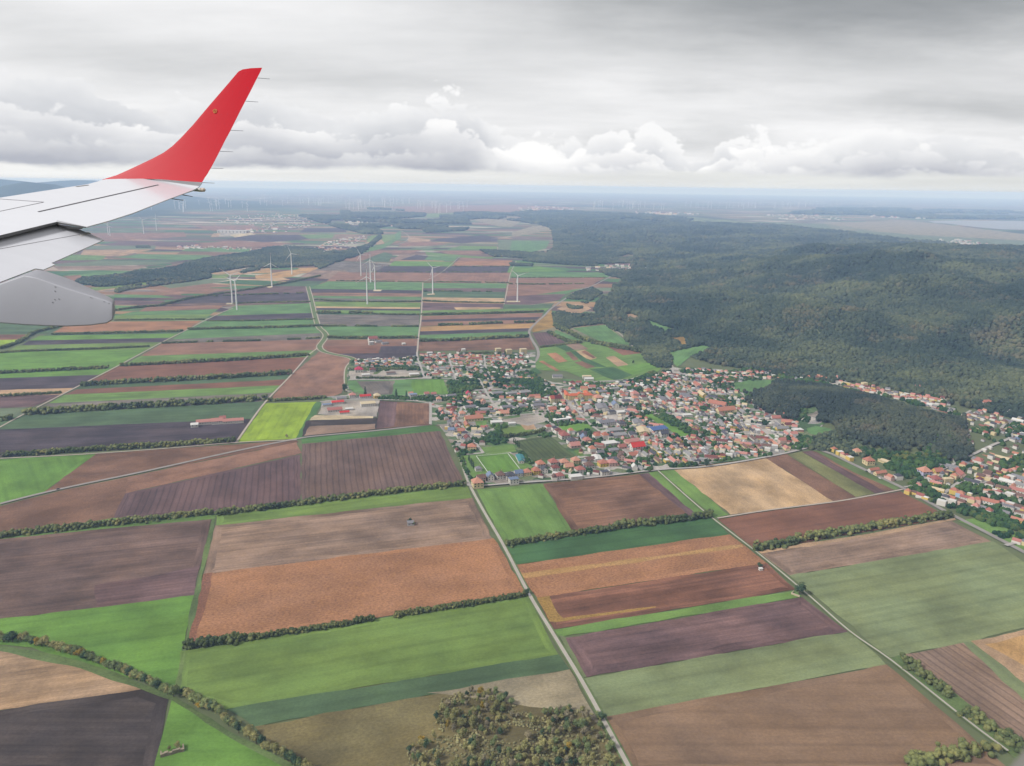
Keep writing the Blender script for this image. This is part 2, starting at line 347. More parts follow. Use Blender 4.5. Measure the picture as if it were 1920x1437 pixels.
cols = [(0, (108, 84, 70)), (.16, (70, 54, 58)), (.30, (72, 104, 62)), (.46, (128, 98, 76)), (.58, (88, 100, 66)), (.68, (96, 78, 74)), (.80, (60, 96, 56)), (.92, (150, 120, 88))]
for i, (p_, c_) in enumerate(cols):
    e = rp.color_ramp.elements[i] if i < 2 else rp.color_ramp.elements.new(p_)
    e.position = p_; e.color = (*[v_*1.35 for v_ in alb(c_)], 1)
k.link(cells[0][0], rp.inputs[0]); c = rp.outputs[0]
vf = k.node('ShaderNodeTexVoronoi'); vf.inputs['Scale'].default_value = 1; k.link(k.mul(p0, (1/420, 1/130, 0), (7, 3, 0)), vf.inputs['Vector']); sf = k.node('ShaderNodeSeparateColor'); k.link(vf.outputs['Color'], sf.inputs[0])
pale = k.math('MULTIPLY', k.rng(sf.outputs[1], .80, .82, 0, .8), k.rng(k.noise(k.mul(p0, (1/5200, 1/2600, 0), (5, 2, 0)), 1, 3), .48, .56, .25, 1)); c = k.mix(pale, c, (.33, .29, .24))
wood = k.rng(k.noise(k.mul(p0, (1/3800, 1/1500, 0), (2, 7, 0)), 1, 6, .62), .56, .59, 0, 1, True)
sxyz = k.node('ShaderNodeSeparateXYZ'); k.link(p0, sxyz.inputs[0])
wood = k.math('MULTIPLY', wood, k.rng(sxyz.outputs[1], 5500, 9000, 0, 1))
c = k.mix(wood, c, (.020, .036, .024))
hills = k.rng(k.math('MULTIPLY', sxyz.outputs[2], 1.0), 3, 12, 0, 1); c = k.mix(hills, c, (.026, .040, .022))
nearv = k.rng(sxyz.outputs[1], 2300, 2700, 1, 0); c = k.mix(nearv, c, (.075, .088, .042))
bor = k.noise(k.mul(p0, (.01, .01, .01)), 1, 5, .7); c = k.scale(c, k.rng(bor, .3, .7, .82, 1.18))
k.out(c)
struct('ground', big_mesh('ground', np.stack([GX.ravel(), GY.ravel(), GZ.ravel()], 1), GF, k.m, smooth=True))
# ------------------------------------------------------------------ fields, drawn as sheets on the ground
PAL = dict(green=(110, 142, 74), lush=(106, 146, 64), olive=(116, 142, 72), teal=(86, 110, 78), dkg=(72, 108, 66), pale=(128, 140, 100), grn=(100, 138, 84), sage=(112, 126, 98),
           brown=(128, 96, 78), red=(132, 92, 74), plow=(116, 94, 86), mauve=(112, 88, 88), dark=(80, 70, 76), coal=(76, 67, 64), tan=(178, 148, 118), pink=(146, 122, 106),
           corn=(166, 120, 88), gold=(184, 146, 96), lime=(146, 174, 52), rose=(146, 110, 92), scrub=(122, 112, 76), straw=(194, 164, 128), slate=(118, 110, 104), ochre=(160, 128, 70),
           vine=(84, 98, 62), verge=(102, 122, 74), yard=(172, 164, 156), sand=(200, 184, 154), town=(122, 126, 96), bank=(84, 122, 68), reed=(150, 140, 118), moss=(120, 122, 80), fawn=(140, 114, 92), grey=(140, 136, 134))
def mute(c, a=.03):
    m = .3*c[0]+.55*c[1]+.15*c[2]; return tuple(v+(m-v)*a for v in c)
PAL = {k_: mute(v_) for k_, v_ in PAL.items()}
NFIELD = [0]; EXTRA = [0.0]
def bm_up(me):
    import bmesh
    b = bmesh.new(); b.from_mesh(me); b.normal_update()
    bad = [f for f in b.faces if f.normal.z < 0]
    if bad: bmesh.ops.reverse_faces(b, faces=bad)
    b.to_mesh(me); b.free()
def field(col, tex, pts, d=None, name='field', lift=None, jitter=True, knoll=True):
    c = PAL[col] if isinstance(col, str) else col
    ext = []
    for j_, (x_, y_) in enumerate(pts):                      # run on past the edge of the frame
        q_ = (x_, y_)
        if x_ <= 0 or x_ >= 1920:
            for nb in (pts[j_-1], pts[(j_+1) % len(pts)]):
                if 0 < nb[0] < 1920 and abs(nb[1]-y_) < .9*abs(nb[0]-x_): t_ = 1+170/abs(nb[0]-x_); q_ = (nb[0]+(x_-nb[0])*t_, nb[1]+(y_-nb[1])*t_); break
        ext.append(q_)
    pts = ext
    i = NFIELD[0]; NFIELD[0] += 1; z = (.10+.003*i if lift is None else lift)+EXTRA[0]
    W3 = [ground(x, y, knoll) for x, y in pts]
    w2 = np.array([q[:2] for q in W3])
    if d is None:
        e = np.roll(w2, -1, 0)-w2; j = np.argmax((e**2).sum(1)); u = e[j]
    else: u = flat(*d[1])[:2]-flat(*d[0])[:2]
    u = u/np.linalg.norm(u); o = w2.mean(0)
    near = float(np.linalg.norm(o)) < 2300 and tex != 'town'
    if near:                                                 # a hand-ploughed edge is never ruler straight
        ring = []
        for a_, b_ in zip(w2, np.roll(w2, -1, 0)):
            L = np.linalg.norm(b_-a_); m_ = max(1, int(L/14)); nn = np.array([-(b_-a_)[1], (b_-a_)[0]])/max(L, 1e-6)
            for t_ in range(m_):
                q = a_+(b_-a_)*(t_/m_); ring.append(q+nn*((vnoise(q[0], q[1], 23, 21)-.5)*4.0 if t_ else 0))
        w2 = np.array(ring)
    V = [Vector((*q, 0)) for q in w2-o]
    tri = tessellate_polygon([V]); verts = [np.array([*q]) for q in w2]; faces = [list(t) for t in tri]
    nr = len(faces); head = 0
    if near and tex in ('crop', 'plow', 'rows', 'corn') and len(w2) > 12 and len(pts) <= 5 and not any(q[2] > .4 for q in W3):
        nx = np.roll(w2, -1, 0); pv_ = np.roll(w2, 1, 0); tg = nx-pv_; tg /= np.linalg.norm(tg, axis=1)[:, None]+1e-9
        area = .5*np.sum(w2[:, 0]*nx[:, 1]-nx[:, 0]*w2[:, 1]); sg = 1 if area > 0 else -1
        ins = w2+np.stack([-tg[:, 1], tg[:, 0]], 1)*sg*(8+5*random.random())
        ia = .5*np.sum(ins[:, 0]*np.roll(ins, -1, 0)[:, 1]-np.roll(ins, -1, 0)[:, 0]*ins[:, 1])*sg
        if ia > abs(area)*.55:                               # headland: a turning strip round the field
            n_ = len(w2); ti = tessellate_polygon([[Vector((*q, 0)) for q in ins-o]]); verts = [np.array([*q]) for q in w2]+[np.array([*q]) for q in ins]
            faces = [[i_+n_ for i_ in t] for t in ti]; nr = len(faces); faces += [[j_, (j_+1) % n_, (j_+1) % n_+n_, j_+n_] for j_ in range(n_)]; head = n_
    if not head and (any(q[2] > .4 for q in W3) or (float(height(*o)) > .4)):
        for _ in range(7):                                   # drape over the slope
            nf = []; cache = {}
            big = False
            def mid(a, b):
                key = (min(a, b), max(a, b))
                if key not in cache: verts.append((verts[a]+verts[b])/2); cache[key] = len(verts)-1
                return cache[key]
            for a, b, c3 in faces:
                L = [np.linalg.norm(verts[a]-verts[b]), np.linalg.norm(verts[b]-verts[c3]), np.linalg.norm(verts[c3]-verts[a])]
                if max(L) < 30: nf.append([a, b, c3]); continue
                big = True; m = int(np.argmax(L)); t = [(a, b, c3), (b, c3, a), (c3, a, b)][m]; q = mid(t[0], t[1])
                nf += [[t[0], q, t[2]], [q, t[1], t[2]]]
            faces = nf
            if not big: break
        z += .5
    zz = [float(height(*q)) for q in verts]
    me = mesh(name, [(q[0]-o[0], q[1]-o[1], h) for q, h in zip(verts, zz)], faces, [MAT[tex]])
    if me.polygons and not head and sum(p.normal.z for p in me.polygons) < 0: me.flip_normals()
    if head: bm_up(me)
    uv = me.uv_layers.new(name='uv')
    if head: cumd = np.r_[0, np.cumsum(np.linalg.norm(np.roll(w2, -1, 0)-w2, axis=1))]
    for p_ in me.polygons:
        w_ = u
        if head and len(p_.vertices) == 4:
            ids = list(p_.vertices); base_ = [v_ for v_ in ids if v_ < head]; j0 = min(base_) if not (0 in base_ and head-1 in base_) else head-1
            for li in p_.loop_indices:
                vi = me.loops[li].vertex_index; step = ((vi % head)-j0) % head; uv.data[li].uv = (cumd[j0]+step*14.0+500, 300.0+(11.0 if vi >= head else 0.0))
            continue
        for li in p_.loop_indices:
            q = verts[me.loops[li].vertex_index]; uv.data[li].uv = (q[0]*w_[0]+q[1]*w_[1], -q[0]*w_[1]+q[1]*w_[0])
    f = 1+(random.random()-.5)*.06
    return struct(name, me, loc=(o[0], o[1], z), color=tuple(min(.85, v*f) for v in alb(c)))
def fields(txt, **kw):
    for line in txt.strip().splitlines():
        line = line.strip()
        if not line or line[0] == '#': continue
        a = line.split(' ', 2); q = a[2].split('@'); field(a[0], a[1], P(q[0]), d=P(q[1]) if len(q) > 1 else None, **kw)
# far country, reaching back to the lake
fields('''
reed plain 1545,418 1700,414 1760,420 1925,440 1925,452 1840,447 1700,440 1560,430
sage plain 1300,424 1420,416 1545,420 1700,440 1925,452 1925,470 1700,458 1560,450 1420,436
pale crop 1170,405 1300,408 1420,418 1300,424
rose plain 700,388 960,384 1100,390 960,398 760,399
olive crop 800,401 860,400 840,407 800,408
reed plain 876,412 912,410 977,416 959,426 935,425 905,417
pink plain 560,437 640,441 690,442 688,449 600,448
dark plow 573,428 645,428 650,436 560,436
green crop 561,440 628,440 622,447 575,447
olive crop 696,442 741,440 741,448 710,459 681,462
grn crop 660,470 719,458 741,447 741,439 752,432 752,446 722,465 668,478
tan plain 684,455 716,450 722,457 690,462
tan plain 766,444 809,450 800,455 764,453
rose plain 737,469 796,469 771,475 736,474
dark plow 818,448 906,441 934,446 932,452 865,457 812,452
rose plain 760,454 806,453 840,458 800,462 745,463
sage crop 770,466 838,459 846,460 800,468
green crop 846,466 865,461 932,462 932,468 838,468
rose plain 810,470 929,470 899,477 845,477
green crop 797,472 830,476 921,483 925,486 800,479
sage crop 934,454 970,450 996,465 987,473 934,472
grn crop 960,452 1031,452 1024,466 995,474 955,474
reed plain 960,436 1000,424 1025,424 1066,425 1073,431 1013,434 960,443
reed plain 920,448 996,437 1010,433 1013,436 960,445
rose plain 645,489 696,471 722,472 677,490
teal crop 677,490 721,473 736,477 730,492
pink plain 728,492 752,477 780,477 752,488
dark plow 750,488 779,478 804,480 796,488
grn crop 796,488 803,480 858,482 852,490
lush crop 739,490 853,491 846,500 729,499
slate plow 578,507 640,491 728,495 728,508 640,512
dark plow 722,500 842,500 829,512 700,511
gold crop 560,503 600,502 580,512 556,512
rose plain 360,423 470,423 500,430 400,434
tan plain 400,438 470,435 460,443 395,445
dark plow 450,442 560,440 580,449 500,455 425,449
rose plain 350,458 430,452 540,456 520,463 380,464
grn crop 350,466 420,465 470,467 465,473 340,471
brown plain 340,472 460,474 430,479 330,477
green crop 300,478 400,480 380,487 290,486
gold crop 490,504 505,503 510,512 470,513
''')
fields('''
rose plain 150,437 345,436 350,444 210,452 170,451
mauve plow 187,459 231,453 363,454 380,459 324,461 230,463
sage crop 172,461 293,461 290,468 150,468
tan plain 156,469 288,468 223,481 150,481
green crop 118,477 199,480 192,488 105,488
grn crop 209,483 259,477 390,479 384,485 340,488
teal crop 190,487 348,488 324,492 186,491
mauve plow 100,489 190,488 150,495 90,495
sage crop 95,496 190,489 324,492 290,497 110,500
pink plow 100,500 280,498 250,508 110,506
dkg crop 270,500 312,498 310,502 278,503
olive crop 312,502 340,499 330,506 290,508
grn crop 120,516 190,511 250,508 230,516 160,521
rose plain 118,518 150,516 160,524 140,528
tan plain 175,541 240,536 250,538 190,546
olive crop 160,540 200,538 290,527 330,528 240,538 180,545
tan plain 393,513 470,503 500,504 470,514 420,518
olive crop 393,517 430,514 425,522 396,522
gold plain 478,517 560,505 588,506 545,520 480,523
pink plow 560,520 588,507 645,508 660,512 620,524
straw plain 440,525 530,521 545,525 500,528
dkg crop 400,531 445,525 530,528 500,536
teal crop 500,537 545,527 610,528 590,536
rose plain 350,532 395,531 440,538 350,541
sage crop 300,536 350,528 400,523 440,523 400,531 320,541
rose plow 280,545 400,543 420,546 330,552
mauve plow 330,562 420,545 500,537 576,537 578,548 400,556
mauve plow 215,562 320,553 400,556 360,561 215,566
grn crop 214,552 300,554 330,559 214,558
dark plow 214,559 300,559 280,564 214,564
mauve plow 215,565 310,564 300,572 215,572
grn crop 215,573 275,575 240,583 215,583
dark plow 330,563 410,553 500,549 579,549 582,562 436,569 340,569
plow plow 340,569 436,569 582,563 584,569 436,573 315,573
rose crop 275,576 420,573 410,580 260,585
grn crop 250,585 410,580 395,590 215,592
olive crop 215,592 395,590 383,601 215,601
''')
fields('''
corn crop 130,606 215,604 378,602 346,620 100,624
teal crop 0,606 130,608 90,626 0,627
red plain 0,628 55,628 32,638 0,638
lime crop 0,638 42,637 0,652
teal crop 95,625 345,620 338,627 80,630
lush crop 75,630 338,626 320,635 55,639
dark plow 55,639 320,634 302,643 40,648
olive crop 35,648 302,642 278,656 8,662
lush crop 0,661 275,656 210,692 0,700
lush crop 0,700 210,692 192,704 0,710
dark plow 0,710 190,703 138,729 0,732
tan plain 0,732 137,728 116,742 0,744
mauve plow 0,744 117,740 62,764 0,766
sage crop 0,766 66,763 20,790 0,793
tan plain 0,793 22,788 4,802 0,804
grn crop 440,574 582,569 589,588 408,592
dark plow 405,593 589,587 590,600 383,602
grn crop 383,602 592,600 598,614 354,617
grn crop 350,619 599,614 600,626 322,638
slate plow 322,637 600,625 602,637 305,644
rose crop 303,645 602,637 593,658 262,669
green crop 265,668 593,657 580,670 232,684
red crop 225,687 578,670 547,704 155,722
teal crop 150,722 545,703 538,713 140,730
red crop 143,731 540,712 528,724 118,742
green crop 120,741 530,723 515,738 92,757
slate plow 92,757 515,737 500,753 50,777
teal crop 45,779 500,753 470,788 0,808
dark plow 0,806 470,786 442,831 0,858
lime crop 498,757 594,754 556,823 444,830
bank crop 592,755 604,754 572,820 555,823
lush crop 0,862 180,852 85,922 0,947
brown plain 180,852 556,826 560,830 281,884 109,920 84,922
rose plain 0,950 109,922 281,886 556,830 566,850 235,926 212,974 0,1004
brown plain 0,950 109,922 240,896 235,926 212,974 0,1004
''')
fields('''
mauve rows 235,926 563,853 564,944 212,974 @297,919 278,966
plow rows 566,831 822,805 872,908 565,944
bank crop 564,823 812,797 828,808 566,833
green crop 0,1004 212,972 405,966 404,974 0,1013
olive crop 405,965 872,908 886,935 405,988
plow plow 0,1012 397,974 363,1118 0,1164
mauve plow 300,1078 375,1062 363,1118 180,1142 178,1098
lush crop 0,1162 364,1117 328,1300 250,1274 150,1240 60,1215 0,1210
pink plow 404,986 886,934 925,1012 381,1079
corn corn 381,1077 925,1010 990,1116 344,1212
red corn 381,1077 399,1074 367,1208 344,1212
olive crop 338,1222 990,1117 1048,1230 425,1332 332,1300
teal crop 425,1331 1048,1228 1068,1257 478,1364
scrub plain 478,1363 1068,1256 1130,1368 1185,1450 560,1450
reed plain 800,1300 1068,1256 1130,1368 1100,1340 960,1320
tan plow 0,1218 60,1226 150,1252 230,1280 268,1295 0,1334
coal plow 0,1332 268,1293 316,1311 288,1455 0,1455
lush crop 322,1312 350,1330 430,1380 560,1455 286,1455
verge plain 0,1210 150,1240 322,1302 430,1372 580,1450 560,1455 430,1384 322,1314 150,1254 0,1222
verge plain 397,974 405,972 372,1120 334,1300 327,1300 364,1117
green crop 893,918 1018,908 1078,1000 946,1022
brown plow 1018,908 1205,889 1310,970 1077,1001
mauve plow 1198,890 1222,887 1325,969 1296,972
green crop 1216,887 1234,884 1332,970 1312,972
green crop 1237,884 1266,880 1366,966 1340,972
dkg crop 948,1022 1312,972 1338,972 1368,1004 966,1060
corn corn 966,1060 1368,1003 1438,1057 1008,1122
gold corn 966,1078 1390,1022 1395,1026 985,1085
red plow 1006,1122 1438,1056 1492,1106 1036,1182
ochre corn 1006,1122 1030,1118 1045,1150 1056,1160 1150,1148 1230,1138 1230,1140 1040,1168 1030,1166
green crop 1036,1182 1492,1108 1504,1120 1050,1196
pale crop 1048,1192 1064,1196 1100,1270 1088,1274
mauve plow 1060,1197 1504,1121 1592,1186 1100,1271
pale crop 1092,1273 1592,1185 1662,1248 1130,1347
fawn crop 1130,1346 1662,1247 1900,1450 1185,1450
''')
fields('''
straw plain 1264,882 1434,858 1564,941 1440,957 1370,966
brown plain 1434,859 1475,852 1606,933 1563,941
moss plain 1475,852 1503,848 1641,926 1605,933
mauve plow 1503,848 1522,846 1662,922 1640,926
brown plain 1520,846 1530,848 1680,919 1660,923
verge crop 1520,842 1535,846 1692,914 1678,920 1600,886
red crop 1346,974 1440,960 1566,943 1688,922 1780,972 1415,1033
pink plow 1420,1036 1785,978 1862,1018 1480,1080
tan plain 1420,1034 1640,1000 1790,972 1792,976 1640,1006 1425,1039
pale crop 1480,1080 1862,1016 1925,1058 1925,1175 1820,1206 1668,1234
pink rows 1692,1228 1812,1205 1925,1316 1925,1405 1780,1300
pale crop 1806,1206 1822,1203 1925,1282 1925,1320
tan plain 1820,1203 1925,1182 1925,1285
gold plain 1846,1209 1925,1192 1925,1250
verge plain 1668,1236 1690,1228 1790,1300 1925,1408 1925,1440 1800,1345
''')
fields('''
rose plain 599,659 625,664 660,674 647,690 646,724 640,738 612,748 505,751 547,703
''')
# the fields between the stream, the straight lane and the hill road
fields('''
rose crop 634,511 828,512 793,530 612,528
grn crop 580,541 615,528 793,530 791,545 582,542
dark plow 582,542 791,545 791,552 585,549
rose plow 585,549 791,551 790,557 586,555
grn crop 586,555 790,557 790,563 588,559
slate plow 588,559 790,563 789,567 590,565
olive crop 588,566 789,568 788,577 592,576
straw plain 592,575 788,577 788,581 593,579
dark plow 593,578 788,580 787,583 594,583
green crop 594,582 787,583 787,589 596,588
slate plow 596,590 787,591 785,612 600,612
grn crop 602,613 785,613 784,635 615,634
rose crop 606,638 783,636 783,650 601,651
red crop 601,650 715,650 711,663 625,664
dark plow 715,650 783,649 782,664 710,664
dark plow 625,664 782,663 781,673 655,673
rose crop 828,512 958,512 953,532 793,531
corn crop 858,490 961,489 956,499 846,499
rose plain 863,483 930,487 961,489 857,490
dark plow 846,499 956,499 950,512 828,512
grn crop 793,531 953,532 951,541 793,541
mauve plow 793,541 951,541 950,548 793,547
teal crop 793,548 950,549 945,560 792,558
straw plain 792,558 945,560 944,567 792,565
mauve plow 792,568 945,571 938,582 791,583
straw plain 851,577 938,577 940,582 857,583
teal crop 945,571 1040,569 1030,580 942,583
green crop 791,583 1032,578 1020,586 790,592
rose crop 790,593 1019,587 1014,595 790,600
dark plow 790,600 1014,595 1011,600 789,604
rose crop 789,604 1012,600 1004,606 789,612
gold crop 789,613 1003,607 995,616 788,623
dark plow 788,622 994,616 993,622 787,629
grn crop 787,629 993,622 992,632 787,640
brown plow 786,642 993,634 1004,656 784,659
lush crop 956,501 996,503 1006,499 1067,509 951,512
lush crop 966,490 997,493 1005,498 964,497
grn crop 957,512 1121,511 1146,518 1135,522 955,521
rose crop 953,522 1136,521 1108,535 950,534
rose crop 950,535 1108,534 1092,542 1045,554 947,556
grn crop 1005,553 1080,543 1098,540 1060,552
mauve plow 946,556 1060,552 1050,563 1000,572 945,571
ochre plain 1034,580 1037,608 1040,614 999,624 998,612 1010,598
mauve rows 998,625 1027,623 1060,643 1012,651
grn crop 1042,619 1092,639 1086,642 1038,626
grn crop 1074,616 1134,610 1184,648 1126,641
green crop 1012,654 1100,641 1139,651 1206,662 1216,680 1243,687 1230,700 1177,713 1111,717 1061,697 992,694 1010,672
pink plain 1058,646 1085,644 1104,656 1076,657
dkg rows 1040,649 1058,646 1078,657 1062,660
straw plain 1077,659 1096,657 1119,672 1104,676
red plain 1090,660 1096,658 1117,671 1112,673
corn plain 1025,664 1042,662 1065,678 1047,681
corn plain 1010,678 1018,677 1049,695 1042,697
brown plain 1060,662 1070,660 1085,675 1076,677
red plain 1140,652 1160,652 1207,663 1168,667
tan plain 1136,671 1151,668 1178,685 1158,688
dkg rows 1068,659 1080,659 1120,689 1104,690
dkg rows 1106,693 1149,689 1186,704 1158,715 1136,708
dkg rows 1085,668 1108,676 1140,690 1118,689
brown plain 1077,680 1092,678 1116,689 1100,692
lush crop 1158,688 1224,680 1243,687 1186,704
dkg crop 996,696 1004,689 1016,700 1002,703
''')
fields('''
tan plain 1044,580 1064,571 1092,571 1109,579 1089,588 1070,588
ochre plain 1254,635 1284,632 1287,648 1256,653
grn crop 1203,598 1231,607 1271,622 1246,624 1222,612
tan plain 1162,592 1186,589 1203,597 1186,600
grn crop 1250,661 1317,649 1345,654 1299,666 1270,690 1258,676
grn crop 1168,600 1196,606 1180,611 1160,606
green plain 1795,978 1840,972 1925,1008 1925,1040 1870,1010
''', knoll=False)
# village ground
field('town', 'town', P('656,676 782,672 846,666 1004,660 1004,690 990,700 1036,718 1110,718 1178,713 1236,702 1262,690 1290,690 1440,700 1575,715 1640,730 1600,760 1560,790 1500,846 1440,858 1230,884 1100,899 960,909 884,914 858,856 826,800 807,797 807,758 712,752 600,782 604,745 652,742 650,700'), name='village_ground', knoll=False); EXTRA[0] = .55
fields('''
grn crop 652,715 832,712 841,740 706,744 660,735 653,724
lush crop 772,713 832,712 841,740 774,742
slate plow 668,716 740,715 735,741 690,742
yard plain 655,697 785,694 790,710 655,713
verge plain 704,697 716,696 707,703 700,703
yard plain 610,752 712,752 707,783 640,782 596,778
sand plain 590,780 700,782 700,790 580,790
coal plow 575,790 712,785 706,806 566,820
brown plow 712,753 806,758 807,798 705,806
mauve plow 712,753 745,755 740,801 705,806
pink plain 581,801 704,796 704,806 570,819
green crop 867,856 953,850 1000,878 885,899
green crop 904,841 961,835 968,848 909,852
lush crop 893,857 950,852 976,884 917,892
olive crop 936,803 984,800 1005,814 945,822
tan plain 975,797 1000,795 1006,806 985,808
vine rows 962,829 1031,818 1080,858 1000,867
lush crop 1046,800 1096,793 1112,804 1060,813
lush crop 1206,779 1220,776 1297,818 1276,821
green crop 1076,847 1086,845 1097,856 1088,858
green crop 1075,753 1105,751 1110,758 1078,762
yard plain 1110,772 1170,765 1230,800 1200,830 1150,815
yard plain 930,790 1010,778 1030,790 990,800
yard plain 1000,770 1035,770 1032,785 1005,783
yard plain 1055,745 1075,748 1095,775 1080,785 1068,770
yard plain 1150,845 1180,842 1190,860 1165,862
grn crop 1060,712 1110,717 1085,720 1050,713
grn crop 1240,832 1255,830 1262,842 1250,845
grn crop 1325,818 1334,817 1346,828 1340,832
dkg crop 1232,845 1256,842 1262,850 1240,852
green crop 890,790 912,788 914,806 893,808
''', name='field', lift=None)
fields('''
grn crop 1376,725 1400,715 1452,716 1446,735 1424,741 1390,741 1377,733
''', knoll=False)
fields('''
grn crop 1512,806 1530,801 1556,806 1564,815 1538,820 1516,815
''')
for s in ('893,857 895,856.6 919,892 917,892.6', '951.5,852.4 953,852 977,884 975,884.4', '893,857 951,851.5 951,852.5 893,858', '917,892 976,883 976.5,884 918,893'):
    pass
for c, s in (('yard', '415,434 452,432 460,438 445,444 410,444'), ('sand', '430,441 470,437 480,440 440,446'), ('sand', '1220,399 1260,401 1259,404 1218,402')):
    field(c, 'plain', P(s), name='yard')
# turbine pads
for s in ('495,537 508,536 512,539 505,541', '470,512 480,510', '700,544 717,544 713,547 700,547', '800,552 815,551 815,553.5 802,554', '950,565 975,565 976,567.5 950,567.5', '425,569 440,569 438,572 424,572'):
    if len(P(s)) > 2: field('sand', 'plain', P(s), name='gravel_pad')
water_m = simple('water', (150, 152, 154), .45, .3, .03, .002)
wpts = [flat(x, y) for x, y in P('1740,415.2 1800,414.2 1990,416 1990,434 1925,432 1880,431 1830,427 1775,420 1752,419')]
struct('lake', mesh('lake', [(q[0], q[1], 3.5) for q in wpts][::-1], [tuple(range(len(wpts)))], [water_m]))
# ------------------------------------------------------------------ roads
RD = {'pale': simple('gravel', (190, 178, 164), .95, .1, .10, .05), 'street': simple('street_asphalt', (184, 178, 172), .9, .1, .08, .08), 'tar': simple('asphalt', (160, 154, 148), .9, .1, .10, .08), 'concrete': simple('concrete', (186, 178, 168), .9, .1, .09, .06),
      'bank': simple('grass_bank', (112, 128, 84), .95, .05, .18, .05), 'dirt': simple('dirt', (146, 128, 108), .95, .1, .16, .05)}
NROAD = [0]
def smooth_line(pts, n=4):
    pts = [np.array(p, float) for p in pts]
    if len(pts) < 3: return pts
    out = []
    for i in range(len(pts)-1):
        p0 = pts[max(i-1, 0)]; p1 = pts[i]; p2 = pts[i+1]; p3 = pts[min(i+2, len(pts)-1)]
        for t in np.linspace(0, 1, n, endpoint=False):
            out.append(.5*((2*p1)+(p2-p0)*t+(2*p0-5*p1+4*p2-p3)*t*t+(3*p1-p0-3*p2+p3)*t**3))
    return out+[pts[-1]]
def road(mat, width, txt, name='road', off=0.0, knoll=False, smooth=True):
    W3 = [ground(x, y, knoll) for x, y in P(txt)]
    if smooth: W3 = smooth_line(W3)
    q = [W3[0]]
    for a, b in zip(W3[:-1], W3[1:]):
        n = max(1, int(np.linalg.norm(b[:2]-a[:2])/40)) if (a[2] > .3 or b[2] > .3) else 1
        q += [a+(b-a)*(i/n) for i in range(1, n+1)]
    q = np.array(q); t = np.gradient(q[:, :2], axis=0); t /= np.linalg.norm(t, axis=1)[:, None]+1e-9
    nrm = np.stack([-t[:, 1], t[:, 0]], 1); i = NROAD[0]; NROAD[0] += 1
    z = 1.12+.004*i+(.55 if mat in ('street', 'white') else 0)
    A = q[:, :2]+nrm*(off+width/2); B = q[:, :2]+nrm*(off-width/2)
    V = [(*a, float(height(*a))+z) for a in A]+[(*b, float(height(*b))+z) for b in B]; n = len(q)
    me = mesh(name, V, [(j, n+j, n+j+1, j+1) for j in range(n-1)], [RD[mat]])
    if sum(p.normal.z for p in me.polygons) < 0: me.flip_normals()
    return struct(name, me), q
R1 = '1180,1442 1133,1355 1087,1272 1037,1190 990,1112 943,1022 906,958 878,905 859,852 840,818 826,800'
def verge(txt, w): road('bank', w, txt, 'grass_verge')
STREAM = '577,538 583,560 590,590 597,613 606,622 611,630 606,640 599,650 605,659 625,665 655,671 663,677 655,688 652,700 653,724 660,735 690,742 706,744'
STREETS = ['782,662 783,672 790,692 796,711', '840,666 843,676 848,694 855,713', '908,668 910,688 918,706', '897,711 906,725 914,740 924,758', '870,736 890,734 908,732 950,733 1000,732',
 '653,714 720,713 760,712 795,711 835,711 862,714', '600,755 650,751 700,751 760,752 800,756 807,759 807,797', '866,765 858,785 862,795 885,825 906,851', '906,851 885,853 872,854', '858,793 880,788 930,783 975,779 1015,776 1040,772',
 '1015,776 1026,789 1060,815 1097,845', '1032,719 1048,733 1060,750 1075,766 1090,781 1110,800 1140,822 1165,845 1200,870 1209,886', '1183,838 1230,827 1290,820', '1290,788 1330,808 1360,829 1385,846 1402,862',
 '1375,728 1400,751 1422,770 1450,790 1480,818 1492,842', '1360,762 1400,786 1430,810 1466,842', '1310,823 1360,818 1400,811 1428,815', '1262,690 1262,700 1272,716 1300,738', '1225,778 1260,770 1285,765', '1150,800 1190,799 1225,790',
 '878,906 886,913 960,908 1100,898 1230,883 1330,876 1440,858 1500,845 1518,839', '1128,893 1140,880 1150,868 1172,862', '1110,717 1178,713 1200,706', '1026,716 1050,722 1068,722',
 '1695,915 1712,912 1750,890 1800,870 1850,851 1890,832 1901,812', '1766,930 1785,915 1803,904 1815,903', '1872,817 1885,797 1907,785', '1795,790 1808,780 1820,772', '1840,910 1870,915 1925,930', '1885,1025 1905,1020 1925,1017', '1815,903 1838,908 1865,898']
verge(R1, 7.0); road('concrete', 3.9, R1)
road('tar', 6.5, '0,946 109,919 281,883 437,848 556,824 600,818 700,809 810,797', 'road')
road('pale', 3.6, '0,861 156,853 312,842 442,831 556,826', 'track')
road('pale', 4.2, '-20,812 0,802 48,776 153,722 225,685 303,643 353,618 384,602 415,587 437,579', 'track')
road('pale', 4.2, '442,832 469,793 500,752 547,703 578,667 592,656 600,648', 'track')
road('bank', 17, STREAM, 'stream_bank'); road('pale', 3.4, STREAM, 'track', 8); road('pale', 3.0, STREAM, 'track', -8)
road('pale', 4.6, '793,529 790,590 786,622 782,664', 'road'); road('pale', 4, '793,530 827,512 845,497 862,482', 'track')
road('pale', 4, '945,571 950,548 953,532 958,511 968,490', 'track'); road('pale', 4, '945,571 985,573 1010,571 1040,571', 'track')
road('pale', 5, '946,566 970,566', 'track')
road('tar', 8, '1143,511 1146,518 1130,527 1110,537 1090,543 1075,550 1061,560 1035,578 1021,592 999,612 992,624 998,639 1008,655 1008,672 990,692 985,699 996,706 1032,719', 'road')
verge('1234,884 1320,960 1423,1040 1513,1115 1593,1185 1670,1239 1810,1350 1890,1410', 5.0); road('concrete', 2.1, '1234,884 1320,960 1423,1040 1513,1115 1593,1185 1670,1239 1810,1350 1890,1410', 'track')
